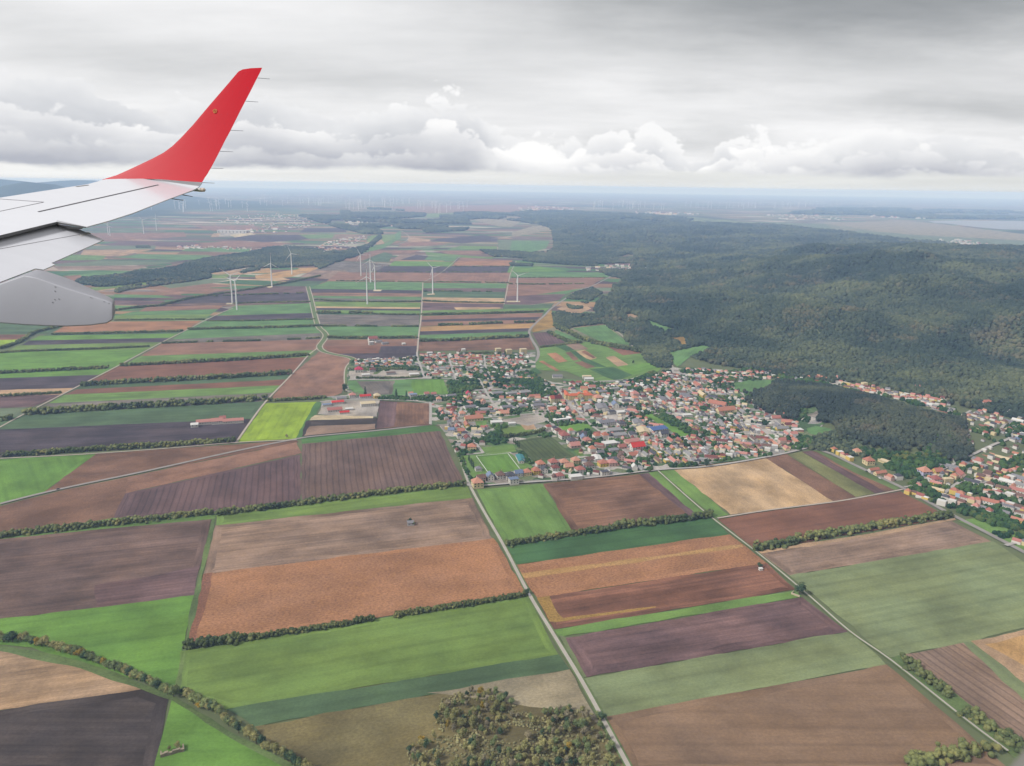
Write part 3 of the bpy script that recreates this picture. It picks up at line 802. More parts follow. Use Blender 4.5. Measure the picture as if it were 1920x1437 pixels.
road('tar', 8, '1518,839 1560,853 1600,872 1640,891 1692,916 1740,942 1780,964 1840,995 1896,1024 1930,1042', 'road')
road('pale', 3.5, '1692,919 1640,929 1566,942 1440,958 1345,973', 'track')
road('pale', 4, '1106,717 1150,716', 'track')
road('pale', 3.4, '1134,610 1160,625 1176,640 1186,650', 'track'); road('pale', 4, '1256,676 1262,690', 'track')
road('sand' if 'sand' in RD else 'pale', 6, '719,464 752,457 766,448 764,441 751,433', 'railway')
road('pale', 5, '90,540 231,513 300,502 345,493', 'track'); road('dirt', 5, '100,500 209,485 300,470', 'track')
for s in STREETS: road('street', 5.4, s, 'street')
RD['white'] = simple('line_paint', (226, 230, 222), .9, .1, .03)
for s in ('893,857 918,892.3', '952,852 976.5,884', '893,857 952,852', '918,892.3 976.5,884'): road('white', 1.1, s, 'pitch_line', smooth=False)
# ------------------------------------------------------------------ lumps and leaves for hedges
def ico(sub):
    t = (1+5**.5)/2
    v = [np.array(q, float) for q in ((-1, t, 0), (1, t, 0), (-1, -t, 0), (1, -t, 0), (0, -1, t), (0, 1, t), (0, -1, -t), (0, 1, -t), (t, 0, -1), (t, 0, 1), (-t, 0, -1), (-t, 0, 1))]
    v = [q/np.linalg.norm(q) for q in v]
    f = [(0, 11, 5), (0, 5, 1), (0, 1, 7), (0, 7, 10), (0, 10, 11), (1, 5, 9), (5, 11, 4), (11, 10, 2), (10, 7, 6), (7, 1, 8), (3, 9, 4), (3, 4, 2), (3, 2, 6), (3, 6, 8), (3, 8, 9), (4, 9, 5), (2, 4, 11), (6, 2, 10), (8, 6, 7), (9, 8, 1)]
    for _ in range(sub):
        c = {}; nf = []
        def m(a, b):
            key = (min(a, b), max(a, b))
            if key not in c: q = v[a]+v[b]; v.append(q/np.linalg.norm(q)); c[key] = len(v)-1
            return c[key]
        for a, b, d in f: x, y, z = m(a, b), m(b, d), m(d, a); nf += [(a, x, z), (b, y, x), (d, z, y), (x, y, z)]
        f = nf
    return np.array(v), np.array(f)
I1V, I1F = ico(1)
def lumps(C, R, flatz=.9, rng=RNG):
    """many lumpy blobs at centres C with radii R: vertices, triangles, tint"""
    n = len(C); nv = len(I1V); j = rng.uniform(.72, 1.22, (n, nv, 1))
    V = C[:, None, :]+I1V[None]*R[:, None, None]*j*np.array([1, 1, flatz]); F = I1F[None]+(np.arange(n)*nv)[:, None, None]
    return V.reshape(-1, 3), F.reshape(-1, 3)
def hedge(px, width, high, label, gap=0.0, group='hedgerows between the fields', tone=0.0, name='hedge', uneven=.35):
    q = np.array([ground(x, y, False) for x, y in P(px)]); q = np.array(smooth_line(list(q), 5)) if len(q) > 2 else q
    seg = np.linalg.norm(np.diff(q[:, :2], axis=0), axis=1); cum = np.r_[0, np.cumsum(seg)]; L = cum[-1]
    dist = np.linalg.norm(q.mean(0)-EYE); px_m = FOC/dist
    r0 = max(width*.25, 1.0/px_m*1.2)
    n = int(min(2600, max(40, L*width*high/(r0**3)*.46)))
    s = RNG.uniform(0, L, n); ctrl = vnoise(s, s*0+L, 26, 3); keep = ctrl > gap*.8; s = s[keep]; hv = .55+.75*vnoise(s, s*0+3*L, 17, 5)
    x = np.interp(s, cum, q[:, 0]); y = np.interp(s, cum, q[:, 1]); z0 = np.interp(s, cum, q[:, 2])
    t = np.gradient(q[:, :2], axis=0); t /= np.linalg.norm(t, axis=1)[:, None]+1e-9
    nx_ = np.interp(s, cum, -t[:, 1]); ny_ = np.interp(s, cum, t[:, 0]); lat = RNG.normal(0, .24, len(s))*width
    h = high*(1-uneven+uneven*hv*1.2); zr = RNG.uniform(.12, 1, len(s))**.7
    R = r0*RNG.uniform(.65, 1.25, len(s))*(1.1-.35*zr)
    C = np.stack([x+nx_*lat, y+ny_*lat, z0+np.maximum(h*zr-R*.6, R*.3)], 1)
    V, F = lumps(C, R, .95); tint = np.clip(RNG.normal(.42+tone, .24, len(C)), 0, 1); tint = np.repeat(tint, len(I1V))
    if dist < 1700:                                          # leafy sprays over the lumps near enough to see
        m_ = 26 if dist < 1150 else 14; kk_ = np.repeat(np.arange(len(C)), m_); dd = RNG.normal(size=(len(kk_), 3)); dd /= np.linalg.norm(dd, axis=1)[:, None]; dd[:, 2] = np.where(dd[:, 2] < -.2, -dd[:, 2], dd[:, 2])
        cc = C[kk_]+dd*(R[kk_]*RNG.uniform(.8, 1.35, len(kk_)))[:, None]; nn = dd+RNG.normal(0, .5, dd.shape); nn /= np.linalg.norm(nn, axis=1)[:, None]
        uu = np.cross(nn, RNG.normal(size=dd.shape)); uu /= np.linalg.norm(uu, axis=1)[:, None]; vv = np.cross(nn, uu); ss = (RNG.uniform(.35, .8, len(kk_))*min(1.0, r0/1.9))[:, None]
        Q = np.stack([cc-uu*ss, cc+vv*ss*.8, cc+uu*ss], 1).reshape(-1, 3); n0 = len(V)
        V = np.vstack([V, Q]); F = np.vstack([F, np.arange(len(kk_)*3).reshape(-1, 3)+n0]); tint = np.r_[tint, np.repeat(np.clip(tint[::len(I1V)][kk_]+RNG.normal(.06, .16, len(kk_)), 0, 1), 3)]
    o = C.mean(0); o[2] = 0
    me = big_mesh(name, V-o, F, L_HEDGE, tint); ob = obj(name, me, loc=o)
    return tag(ob, label, 'hedge', group)
H = hedge
H('405,966 520,952 640,936 760,922 872,910', 11, 8, 'thick green hedge below the striped ploughed field ending at the concrete lane', tone=.05)
H('0,1008 120,994 250,980 400,963', 11, 8, 'long green hedge along the top of the big grey brown ploughed field', tone=.15)
H('346,1217 420,1206 478,1198', 11, 8, 'dark dense hedge at the lower corner of the orange corn field')
H('478,1198 600,1180 720,1160 860,1138 985,1118', 7, 5.5, 'thin gappy hedge between the orange corn field and the green field', gap=.5)
H('949,1024 1075,1004 1150,993', 10, 7.5, 'hedge along the dark green strip starting at the concrete lane', tone=-.08)
H('1150,993 1180,988 1240,981 1290,976 1334,968', 12, 10, 'tall dark hedge below the brown field reaching the narrow track', tone=-.05)
H('1413,1033 1540,1007 1650,989 1782,968', 13, 9, 'russet tinged hedge below the dark red brown field', tone=.25)
H('0,857 120,849 260,840 440,829', 11, 8.5, 'bushy hedge with yellowing trees below the long dark purple field', tone=.12)
H('46,778 150,771 300,762 400,757 500,749', 17, 12, 'tall thick tree hedge above the long teal green strip', tone=.0)
H('502,753 550,751 612,747', 9, 7, 'dark hedge above the bright lime green field')
H('153,724 300,716 430,709 548,702', 15, 11, 'tall tree hedge below the wide red brown strip on the left', tone=.02)
H('225,687 330,682 450,676 580,667', 12, 9, 'hedge of round trees with yellow spots under a lime edge', tone=.1)
H('303,645 380,642 480,640 600,635', 9, 6, 'thin grey green hedge above the long rose brown strip', gap=.3)
H('352,619 430,617 520,615 603,612', 10, 8, 'dark hedge between two green strips above the stream bend')
H('388,603 480,602 592,599', 8, 5, 'low hedge below the dark strip near the paired turbines')
H('0,663 40,660 160,656 280,651', 8, 6, 'hedge above the wide bright green strip on the left')
H('0,701 80,697 204,691', 11, 8, 'hedge along the lower side of the bright green strip')
H('0,744 60,741 114,738', 8, 6, 'short hedge under a tan strip at the picture edge')
H('0,790 10,789 22,785', 12, 9, 'clump of hedge at the left picture edge beside the pale track')
H('96,628 200,626 343,622', 10, 7, 'grey green hedge below the orange tan strip')
H('0,655 35,643 66,625 112,613 160,597 215,583 300,574', 12, 8, 'diagonal hedge lined lane running to the grey wing fairing', gap=.1)
H('300,574 360,560 440,548 500,538 545,530 600,518', 12, 8, 'diagonal hedge running past the tallest left turbines', gap=.12)
H('215,601 300,600 384,600', 8, 5, 'thin hedge under the yellow green strip beside the wing fairing')
H('436,570 500,568 582,567', 8, 6, 'dark hedge between purple and green strips behind the paired turbines')
H('400,556 480,553 578,550', 9, 6, 'hedge between two purple brown strips left of the stream', gap=.3)
H('590,563 650,566 720,567 789,566', 10, 6, 'hedge under a narrow grey strip right of the stream')
H('594,588 615,588 638,588', 14, 10, 'dense dark copse strip beside the stream'), H('655,588 678,588 698,589', 14, 9, 'second dark copse strip right of a reddish gap')
H('700,590 740,591 787,591', 8, 6, 'low hedge continuing from the copse to the straight lane', gap=.2)
H('600,612 640,612 720,613 785,613', 9, 6, 'hedge with scattered dots above the big green field', gap=.25)
H('613,634 660,635 730,635 783,634', 10, 8, 'dark hedge above the farm with the red roofed barn', gap=.08)
H('793,547 860,547 950,548', 8, 6, 'thin hedge under the turbine at the end of the straight lane', gap=.3)
H('792,565 840,567 900,568 946,569', 9, 6, 'hedge below the narrow straw coloured strip')
H('790,591 860,590 940,588 1020,585', 11, 8, 'long hedge with tall trees left of the bend in the hill road', gap=.08)
H('789,612 860,610 930,607 1003,605', 12, 8, 'dark uneven hedge above the yellow stubble strip', gap=.15)
H('787,641 860,639 930,635 992,632', 16, 9, 'wide grey green hedge above the last brown field before the houses', tone=-.1)
H('793,530 870,530 953,531', 9, 6, 'hedge below the broad rose field by the central turbine', gap=.2)
H('953,533 1010,534 1095,533', 10, 7, 'dark row of bushes between two rose brown fields beside a turbine', gap=.12)
H('958,521 1040,521 1135,521', 8, 5, 'thin hedge above the upper rose field', gap=.2)
H('630,527 700,528 793,529', 8, 5, 'thin hedge under the orange rose field behind the turbine group', gap=.2)
H('700,511 760,511 828,511', 8, 5, 'thin hedge below the long dark purple strip', gap=.3)
H('828,511 890,511 950,511', 8, 5, 'thin hedge between dark and rose fields right of the lane', gap=.25)
H('848,500 900,500 956,500', 8, 5, 'thin hedge under the small orange field', gap=.3)
H('1028,624 1050,635 1070,643 1090,644', 13, 9, 'row of dark trees beside the small purple ploughed plot')
H('1040,612 1060,621 1085,634 1110,643 1140,650 1170,655 1205,662', 15, 11, 'long belt of trees under the green field at the hill foot', tone=-.05)
H('1012,652 1050,648 1090,643', 7, 5, 'thin hedge above the patchwork of small plots')
H('936,823 970,819 1003,814 1020,808', 9, 7, 'dark hedge around the small olive meadow', tone=-.15)
H('885,901 930,895 975,888 1000,882', 6, 4, 'dark clipped hedge along the football pitch')
H('655,694 700,694 740,694 785,693', 9, 6, 'hedge between the new houses and the yard')
H('668,711 700,711 710,711', 8, 6, 'short dark hedge below the commercial yard'), H('712,711 750,711 790,708', 8, 6, 'longer dark hedge beside the bright green meadow')
H('940,664 955,664 905,664 862,666', 9, 7, 'hedge of trees behind the red roofed houses')
H('1690,1236 1720,1262 1750,1284 1788,1308', 12, 8, 'leafy hedge beside the narrow track in the lower right', tone=.15)
H('1810,1338 1860,1372 1925,1415', 13, 8, 'olive hedge at the lower right edge of the picture', tone=.1)
H('1710,1442 1770,1424 1860,1406', 14, 9, 'golden autumn hedge at the bottom right', tone=.5)
# ------------------------------------------------------------------ single trees with trunk and crown
def crown_mesh(name, kind, rx, rz, zc, nleaf, leaf, seed, mat):
    r = np.random.default_rng(seed)
    nb = 11 if kind != 'column' else 9
    if kind == 'column': bc = np.stack([r.normal(0, .12, nb)*rx, r.normal(0, .12, nb)*rx, np.linspace(-.8, .85, nb)*rz], 1); br = rx*(.75-.4*np.abs(np.linspace(-.7, 1, nb)))
    elif kind == 'cone': bc = np.stack([r.normal(0, .08, nb)*rx, r.normal(0, .08, nb)*rx, np.linspace(-.85, .9, nb)*rz], 1); br = rx*np.linspace(.95, .15, nb)
    else:
        d = r.normal(size=(nb, 3)); d /= np.linalg.norm(d, axis=1)[:, None]; d[0] = 0
        bc = d*np.array([rx, rx, rz])*.55*r.uniform(.7, 1.1, (nb, 1)); br = rx*r.uniform(.30, .58, nb)
    V1, F1 = lumps(bc*.92, br*.62, .9, r)
    k = r.integers(0, nb, nleaf); d = r.normal(size=(nleaf, 3)); d /= np.linalg.norm(d, axis=1)[:, None]; d[:, 2] = np.where(d[:, 2] < -.3, -d[:, 2], d[:, 2])
    c = bc[k]+d*(br[k]*r.uniform(.72, 1.12, nleaf))[:, None]
    nrm = d+r.normal(0, .45, (nleaf, 3)); nrm /= np.linalg.norm(nrm, axis=1)[:, None]
    u = np.cross(nrm, r.normal(size=(nleaf, 3))); u /= np.linalg.norm(u, axis=1)[:, None]; w = np.cross(nrm, u); s = (leaf*r.uniform(.6, 1.3, nleaf))[:, None]
    Q = np.stack([c-u*s, c+w*s*.7, c+u*s], 1).reshape(-1, 3)
    V = np.vstack([V1, Q]); V[:, 2] += zc; F = np.vstack([F1, np.arange(nleaf*3).reshape(-1, 3)+len(V1)])
    tb = r.uniform(.1, .8, nb); tint = np.r_[np.repeat(tb, len(I1V)), np.repeat(np.clip(tb[k]+r.normal(0, .14, nleaf), 0, 1), 3)]
    return big_mesh(name, V, F, mat, tint)
def trunk_mesh(h, r):
    v, f = [], []; tube(v, f, (0, 0, -1), (0, 0, h), r, r*.6, 7)
    for a in (.4, 2.5, 4.6): tube(v, f, (0, 0, h*.6), (math.cos(a)*h*.3, math.sin(a)*h*.3, h*1.05), r*.5, r*.22, 5)
    return mesh('trunk', v, f, [BARK])
TREE = {}
for tone in ('green', 'olive', 'dark', 'gold', 'russet'):
    TREE[tone] = [crown_mesh('crown', 'round', 1.0, 1.1, 1.15, 900, .125, 50+i, L_CROWN[tone]) for i in range(3)]
TREE['column'] = [crown_mesh('crown', 'column', 1.0, 3.2, 3.5, 420, .2, 90, L_CROWN['dark'])]
TREE['cone'] = [crown_mesh('crown', 'cone', 1.0, 1.9, 2.0, 380, .16, 95, L_CROWN['dark'])]
TRUNK = trunk_mesh(.55, .085)
TREES = []
def tree(pt, rad, tone, label, group=None, name='tree', cat='tree', squash=1.0, i=None):
    i = random.randrange(9) if i is None else i
    ms = TREE[tone]; z = pt[2]+.6
    r = bpy.data.objects.new(name, None); COL.objects.link(r); r.location = (pt[0], pt[1], z); r.rotation_euler = (0, 0, random.uniform(0, 6.28)); r.scale = (rad*random.uniform(.82, 1.22), rad*random.uniform(.82, 1.22), rad*squash)
    obj('crown', ms[i % len(ms)], r); obj('trunk', TRUNK, r)
    TREES.append(pt[:2]); return tag(r, label, cat, group)
ORD = ['nearest', 'second', 'third', 'fourth', 'fifth', 'sixth', 'seventh', 'eighth', 'ninth', 'tenth', 'eleventh', 'twelfth', 'thirteenth', 'fourteenth', 'fifteenth', 'sixteenth', 'seventeenth', 'eighteenth', 'nineteenth', 'twentieth']
def nth(i):
    if i >= 99: return 'hundredth' if i == 99 else 'hundred-and-'+nth(i-100)
    if i < 20: return (['first']+ORD[1:])[i]
    t = ['twenty', 'thirty', 'forty', 'fifty', 'sixty', 'seventy', 'eighty', 'ninety'][i // 10-2 if (i+1) % 10 else (i+1)//10-2]
    if (i+1) % 10 == 0: return {'twenty': 'twentieth', 'thirty': 'thirtieth', 'forty': 'fortieth', 'fifty': 'fiftieth', 'sixty': 'sixtieth', 'seventy': 'seventieth', 'eighty': 'eightieth', 'ninety': 'ninetieth'}[t]
    return ['twenty', 'thirty', 'forty', 'fifty', 'sixty', 'seventy', 'eighty', 'ninety'][(i+1)//10-2]+'-'+(['first']+ORD[1:])[(i+1) % 10-1]
def along(px, step, jit=.15):
    q = np.array([ground(x, y) for x, y in P(px)]); q = np.array(smooth_line(list(q), 5)); seg = np.linalg.norm(np.diff(q[:, :2], axis=0), axis=1); cum = np.r_[0, np.cumsum(seg)]
    s = np.arange(step*.5, cum[-1], step)+RNG.uniform(-jit, jit, len(np.arange(step*.5, cum[-1], step)))*step
    return np.stack([np.interp(s, cum, q[:, i]) for i in range(3)], 1)
def windbreak(px, step, rad, tones, where, rows=2):
    c = along(px, step); t = np.gradient(c[:, :2], axis=0); t /= np.linalg.norm(t, axis=1)[:, None]
    word = {'olive': 'olive', 'green': 'green', 'gold': 'yellowing', 'dark': 'dark', 'russet': 'brown'}; n = {}
    for i, p in enumerate(c):
        tone = random.choices(list(tones), list(tones.values()))[0]; n[tone] = n.get(tone, 0)+1
        q = p+np.array([-t[i, 1], t[i, 0], 0])*RNG.uniform(-1.6, 1.6)
        tree(q, rad*RNG.uniform(.82, 1.22), tone, f'{word[tone]} tree of the {where}, {nth(n[tone]-1)} such from its left end', 'trees of the '+where, squash=RNG.uniform(.85, 1.1))
windbreak('-6,1206 40,1204 90,1216 150,1233 200,1252 260,1276 318,1304', 4.3, 4.5, {'olive': 6, 'green': 5, 'gold': .7, 'dark': 2}, 'windbreak above the tan field')
windbreak('330,1303 348,1306 370,1322 410,1345 450,1374 500,1406 540,1430 580,1452', 4.6, 4.4, {'olive': 7, 'green': 5, 'gold': .6, 'dark': 1.5}, 'windbreak left of the scrub field')
# the grove at the bottom
GR = P('828,1312 855,1300 905,1296 942,1298 962,1318 975,1336 1010,1345 1040,1332 1100,1330 1125,1352 1146,1400 1160,1448 770,1448 762,1408 800,1392 830,1380 815,1350')
n = {}; pts = []
for _ in range(6000):
    x, y = RNG.uniform(755, 1165), RNG.uniform(1292, 1450)
    if not inside(GR, [x], [y])[0] or vnoise(x, y, 34, 8) < .17 or (950 < x < 990 and 1325 < y < 1400 and RNG.random() < .8): continue
    p = ground(x, y)
    if all((p[0]-q[0])**2+(p[1]-q[1])**2 > 3.0**2 for q in pts): pts.append(p)
    if len(pts) >= 228: break
pts.sort(key=lambda p: project(p)[0])
word = {'olive': 'olive', 'green': 'green', 'gold': 'yellow', 'dark': 'dark green', 'russet': 'grey brown'}
for p in pts:
    tone = random.choices(['olive', 'green', 'dark', 'russet', 'gold'], [7, 4.6, 1.4, 1.8, .2])[0]; n[tone] = n.get(tone, 0)+1
    tree(p, RNG.uniform(2.0, 3.9), tone, f'{word[tone]} tree in the grove at the bottom, {nth(n[tone]-1)} such from its left edge', 'trees of the grove at the bottom', squash=RNG.uniform(.9, 1.5))
for (x, y, r, tone, lab) in ((790, 1391, 2.6, 'gold', 'orange autumn tree at the left tip of the grove'), (806, 1395, 1.8, 'green', 'small bright green tree beside the orange autumn tree'),
    (768, 1412, 3.0, 'dark', 'dark bush left of and below the orange autumn tree'), (1128, 1352, 4.2, 'dark', 'dark round tree at the grove corner beside the concrete lane'), (1499, 1116, 7.2, 'dark', 'big dark round tree on the track crossing, beside a pale wedge wall'),
    (1424, 1066, 3.6, 'dark', 'dark tree beside the white wayside hut in the brown field'), (1324, 876, 6.5, 'dark', 'lone dark round tree on the edge of the sandy field'), (989, 1115, 3.3, 'dark', 'dark bush where the gappy hedge meets the concrete lane'),
    (538, 822, 3.4, 'olive', 'small tree by the lime field corner on the road'), (646, 735, 8.5, 'dark', 'big dark tree at the bend beside the depot yard'), (1187, 683, 4.5, 'dark', 'lone round tree on the bright green plot below the hill'),
    (768, 982, 3.6, 'dark', 'dark tree on the tiny green island in the tan ploughed field'), (776, 986, 2.4, 'green', 'small green bush on the tiny green island in the ploughed field'), (334, 1404, 3.0, 'olive', 'bush growing on the ruined concrete wall'), (318, 1408, 2.0, 'olive', 'low shrub behind the ruined concrete wall'),
    (326, 1308, 6.2, 'green', 'broad tree where two windbreaks nearly meet'), (685, 741, 5, 'cone', 'dark conifer at the left end of the meadow by the depot'), (743, 748, 5.5, 'cone', 'tall dark conifer behind the brown field and the meadow'), (762, 746, 4, 'cone', 'slim conifer right of the tall one by the meadow')):
    tree(ground(x, y), r, tone, lab)
for j, s in enumerate(('878,865 884,876 890,884', '962,832 968,838 976,846')):
    for i, p in enumerate(along(s, 9.5)):
        tree(p, 2.1, 'column', f'slim dark poplar beside the football pitch, {nth(i)} of the row on its '+('left', 'right')[j]+' side', 'poplars by the football pitch', name='poplar')
# ------------------------------------------------------------------ forest and garden trees: leafy masses built with geometry nodes
def scatter(name, pts, scl, mat, cat=None, label=None, squash=.8, sub=2, rough=.34, tint=None):
    pts = np.asarray(pts, float); o = np.array([pts[:, 0].mean(), pts[:, 1].mean(), 0.0])
    me = bpy.data.meshes.new(name); me.vertices.add(len(pts)); me.vertices.foreach_set('co', np.ascontiguousarray(pts-o, dtype=np.float32).ravel())
    for an, val in (('scl', scl), ('tint', RNG.random(len(pts)) if tint is None else tint)):
        a = me.attributes.new(an, 'FLOAT', 'POINT'); a.data.foreach_set('value', np.asarray(val, dtype=np.float32))
    me.update(); ob = obj(name, me, loc=o)
    ng = bpy.data.node_groups.new(name, 'GeometryNodeTree'); ng.interface.new_socket('Geometry', in_out='INPUT', socket_type='NodeSocketGeometry'); ng.interface.new_socket('Geometry', in_out='OUTPUT', socket_type='NodeSocketGeometry')
    N = ng.nodes; Lk = ng.links.new; gi = N.new('NodeGroupInput'); go = N.new('NodeGroupOutput'); g2i = N.new('GeometryNodeGeometryToInstance')
    for v in range(5):
        ic = N.new('GeometryNodeMeshIcoSphere'); ic.inputs['Radius'].default_value = 1; ic.inputs['Subdivisions'].default_value = sub+1
        ps = N.new('GeometryNodeInputPosition'); off = N.new('ShaderNodeVectorMath'); off.operation = 'ADD'; off.inputs[1].default_value = (v*13.7, v*5.1, v*9.3); Lk(ps.outputs[0], off.inputs[0])
        nz = N.new('ShaderNodeTexNoise'); nz.inputs['Scale'].default_value = 1.9; nz.inputs['Detail'].default_value = 3; nz.inputs['Roughness'].default_value = .75; Lk(off.outputs[0], nz.inputs['Vector'])
        mr = N.new('ShaderNodeMapRange'); mr.inputs[1].default_value = .3; mr.inputs[2].default_value = .7; mr.inputs[3].default_value = 1-rough; mr.inputs[4].default_value = 1+rough; Lk(nz.outputs['Fac'], mr.inputs[0])
        sc = N.new('ShaderNodeVectorMath'); sc.operation = 'SCALE'; Lk(ps.outputs[0], sc.inputs[0]); Lk(mr.outputs[0], sc.inputs['Scale'])
        m2 = N.new('ShaderNodeVectorMath'); m2.operation = 'MULTIPLY'; Lk(sc.outputs[0], m2.inputs[0]); m2.inputs[1].default_value = (1, 1, squash)
        sp = N.new('GeometryNodeSetPosition'); Lk(ic.outputs[0], sp.inputs['Geometry']); Lk(m2.outputs[0], sp.inputs['Position'])
        sm_ = N.new('GeometryNodeSetMaterial'); sm_.inputs['Material'].default_value = mat; Lk(sp.outputs[0], sm_.inputs['Geometry']); Lk(sm_.outputs[0], g2i.inputs[0])
    ip = N.new('GeometryNodeInstanceOnPoints'); ip.inputs['Pick Instance'].default_value = True; Lk(gi.outputs[0], ip.inputs['Points']); Lk(g2i.outputs[0], ip.inputs['Instance'])
    na = N.new('GeometryNodeInputNamedAttribute'); na.data_type = 'FLOAT'; na.inputs['Name'].default_value = 'scl'; Lk(na.outputs['Attribute'], ip.inputs['Scale'])
    rv = N.new('FunctionNodeRandomValue'); rv.data_type = 'FLOAT_VECTOR'; rv.inputs[1].default_value = (.25, .25, 6.283); Lk(rv.outputs[0], ip.inputs['Rotation'])
    Lk(ip.outputs[0], go.inputs[0]); md = ob.modifiers.new('scatter', 'NODES'); md.node_group = ng
    return tag(ob, label, cat, kind='stuff')
def wpoly(s, knoll=False): return [ground(x, y, knoll)[:2] for x, y in P(s)]
CLEAR = [wpoly(s) for s in ('1044,580 1064,571 1092,571 1109,579 1089,588 1070,588', '1254,635 1284,632 1287,648 1256,653', '1203,598 1231,607 1271,622 1246,624 1222,612', '1162,592 1186,589 1203,597 1186,600', '1250,661 1317,649 1345,654 1299,666 1270,690 1258,676',
  '1376,725 1400,715 1452,716 1446,735 1424,741 1390,741 1377,733', '1512,806 1530,801 1556,806 1564,815 1538,820 1516,815', '1168,600 1196,606 1180,611 1160,606', '1074,616 1134,610 1184,648 1126,641', '1206,444 1235,446 1230,452 1210,451', '1140,417 1165,418 1160,421 1140,420')]
def free(x, y):
    m = np.ones(len(x), bool)
    for c in CLEAR: m &= ~inside(c, x, y)
    return m
# the wooded hill
FP, FS = [], []
for (y0, y1, sp) in ((1200, 2700, 8.0), (2700, 4200, 11.5), (4200, 6400, 16), (6400, 9800, 23)):
    xs = np.arange(120, 5200, sp); ys = np.arange(y0, y1, sp); A, B = np.meshgrid(xs, ys); A = A.ravel()+RNG.uniform(-.5, .5, A.size)*sp; B = B.ravel()+RNG.uniform(-.5, .5, B.size)*sp
    d = foot_dist(A, B)+(vnoise(A, B, 120, 4)-.5)*70
    u = A/B; m = (d > 25) & (d < 3000+0*A) & (u < .80) & free(A, B)
    A, B = A[m], B[m]; FP.append(np.stack([A, B, height(A, B)+sp*.42+(vnoise(A, B, 46, 12)-.5)*11+RNG.uniform(-.5, .5, len(A))*sp*.7], 1)); FS.append(sp*.60*RNG.uniform(.65, 1.45, len(A)))
# houses stand on the slope behind the knoll, so no trees there
SLOPE = [P('1570,712 1600,716 1650,724 1700,735 1770,745 1800,770 1808,790 1770,785 1700,766 1640,748 1580,735'), P('1240,703 1300,697 1400,699 1500,709 1572,718 1560,724 1440,714 1360,720 1260,718'), P('1730,742 1800,752 1860,775 1925,790 1925,900 1700,920 1720,895 1800,850 1830,810 1790,790')]
def pix(p):
    q = p-EYE; w = q@FW; return CX+FOC*(q@RT)/w, CY-FOC*(q@UP)/w
FP = np.vstack(FP); FS = np.concatenate(FS)
u, v = pix(FP); bad = np.zeros(len(FP), bool)
for s in SLOPE[:2]: bad |= inside(s, u, v)
bad |= inside(SLOPE[2], u, v) & (RNG.random(len(FP)) < .93)
FP, FS = FP[~bad], FS[~bad]
scatter('forest', FP, FS, L_FOREST, squash=1.15, sub=1, rough=.38, tint=np.clip(.62*vnoise(FP[:, 0], FP[:, 1], 70, 14)+.5*RNG.random(len(FP))-.06, 0, 1))
# the pine knoll
A = RNG.uniform(440, 1060, 26000); B = RNG.uniform(1180, 1860, 26000); hk = height(A, B)-height(A, B, False)
e = vnoise(A, B, 60, 9)*9; m = (RNG.random(len(A)) < sm(1.0, 7.0, hk-.45*e)) & free(A, B); A, B = A[m], B[m]; kp = []; grid = {}
for x, y in zip(A, B):
    g_ = (int(x//5.2), int(y//5.2))
    if g_ in grid: continue
    grid[g_] = 1; kp.append((x, y))
kp = np.array(kp); u, v = pix(np.stack([kp[:, 0], kp[:, 1], height(kp[:, 0], kp[:, 1])], 1))
bad = inside(P('1490,800 1500,770 1530,765 1535,788 1516,800 1566,798 1570,822 1530,840'), u, v) | inside(SLOPE[0], u, v) | inside(P('1560,845 1640,885 1700,915 1700,900 1640,868 1575,838'), u, v); bad |= inside(P('1806,760 1925,760 1925,940 1780,915 1800,880 1822,850 1812,815'), u, v); kp = kp[~bad]
scatter('pine_wood', np.stack([kp[:, 0], kp[:, 1], height(kp[:, 0], kp[:, 1])+6.5], 1), RNG.uniform(2.9, 4.6, len(kp)), L_PINE, squash=1.15, sub=1, rough=.36, tint=np.clip(.75*vnoise(kp[:, 0], kp[:, 1], 60, 14)+.45*RNG.random(len(kp))-.05, 0, 1))
def fill(poly, sp, hz=.42, rad=.6, thin=0.0, nsc=60, rng=RNG, wp=None):
    w = np.array(wpoly(poly)) if wp is None else wp; lo, hi = w.min(0), w.max(0)
    A, B = np.meshgrid(np.arange(lo[0], hi[0], sp), np.arange(lo[1], hi[1], sp)); A = A.ravel()+rng.uniform(-.55, .55, A.size)*sp; B = B.ravel()+rng.uniform(-.55, .55, B.size)*sp
    m = inside(w, A, B) & (vnoise(A, B, nsc, 6) >= thin); A, B = A[m], B[m]
    return np.stack([A, B, height(A, B)+sp*hz], 1), sp*rad*rng.uniform(.7, 1.3, len(A))
def mass(name, polys, mat, **kw):
    a = [fill(*p) for p in polys]; return scatter(name, np.vstack([q[0] for q in a]), np.concatenate([q[1] for q in a]), mat, **kw)
mass('river_wood', [('143,529 152,523 231,516 256,509 301,508 334,501 349,494 387,486 468,474 509,464 545,463 582,466 637,480 613,489 587,499 524,503 490,503 470,501 415,510 393,513 395,521 374,524 340,527 293,527 231,536 184,539 153,534', 13),
  ('449,511 470,504 490,503 486,507 455,513', 9), ('215,546 240,538 300,530 340,527 395,520 393,523 340,531 300,536 250,543 220,550', 11, .42, .6, .35), ('587,499 640,478 690,470 672,480 640,490 600,505', 12, .42, .6, .3), ('590,466 640,473 690,460 700,452 712,440 705,430 716,446 690,470 640,482', 13, .42, .6, .42), ('254,462 278,461 282,465 256,465', 8)], L_FOREST, squash=.85, sub=1)
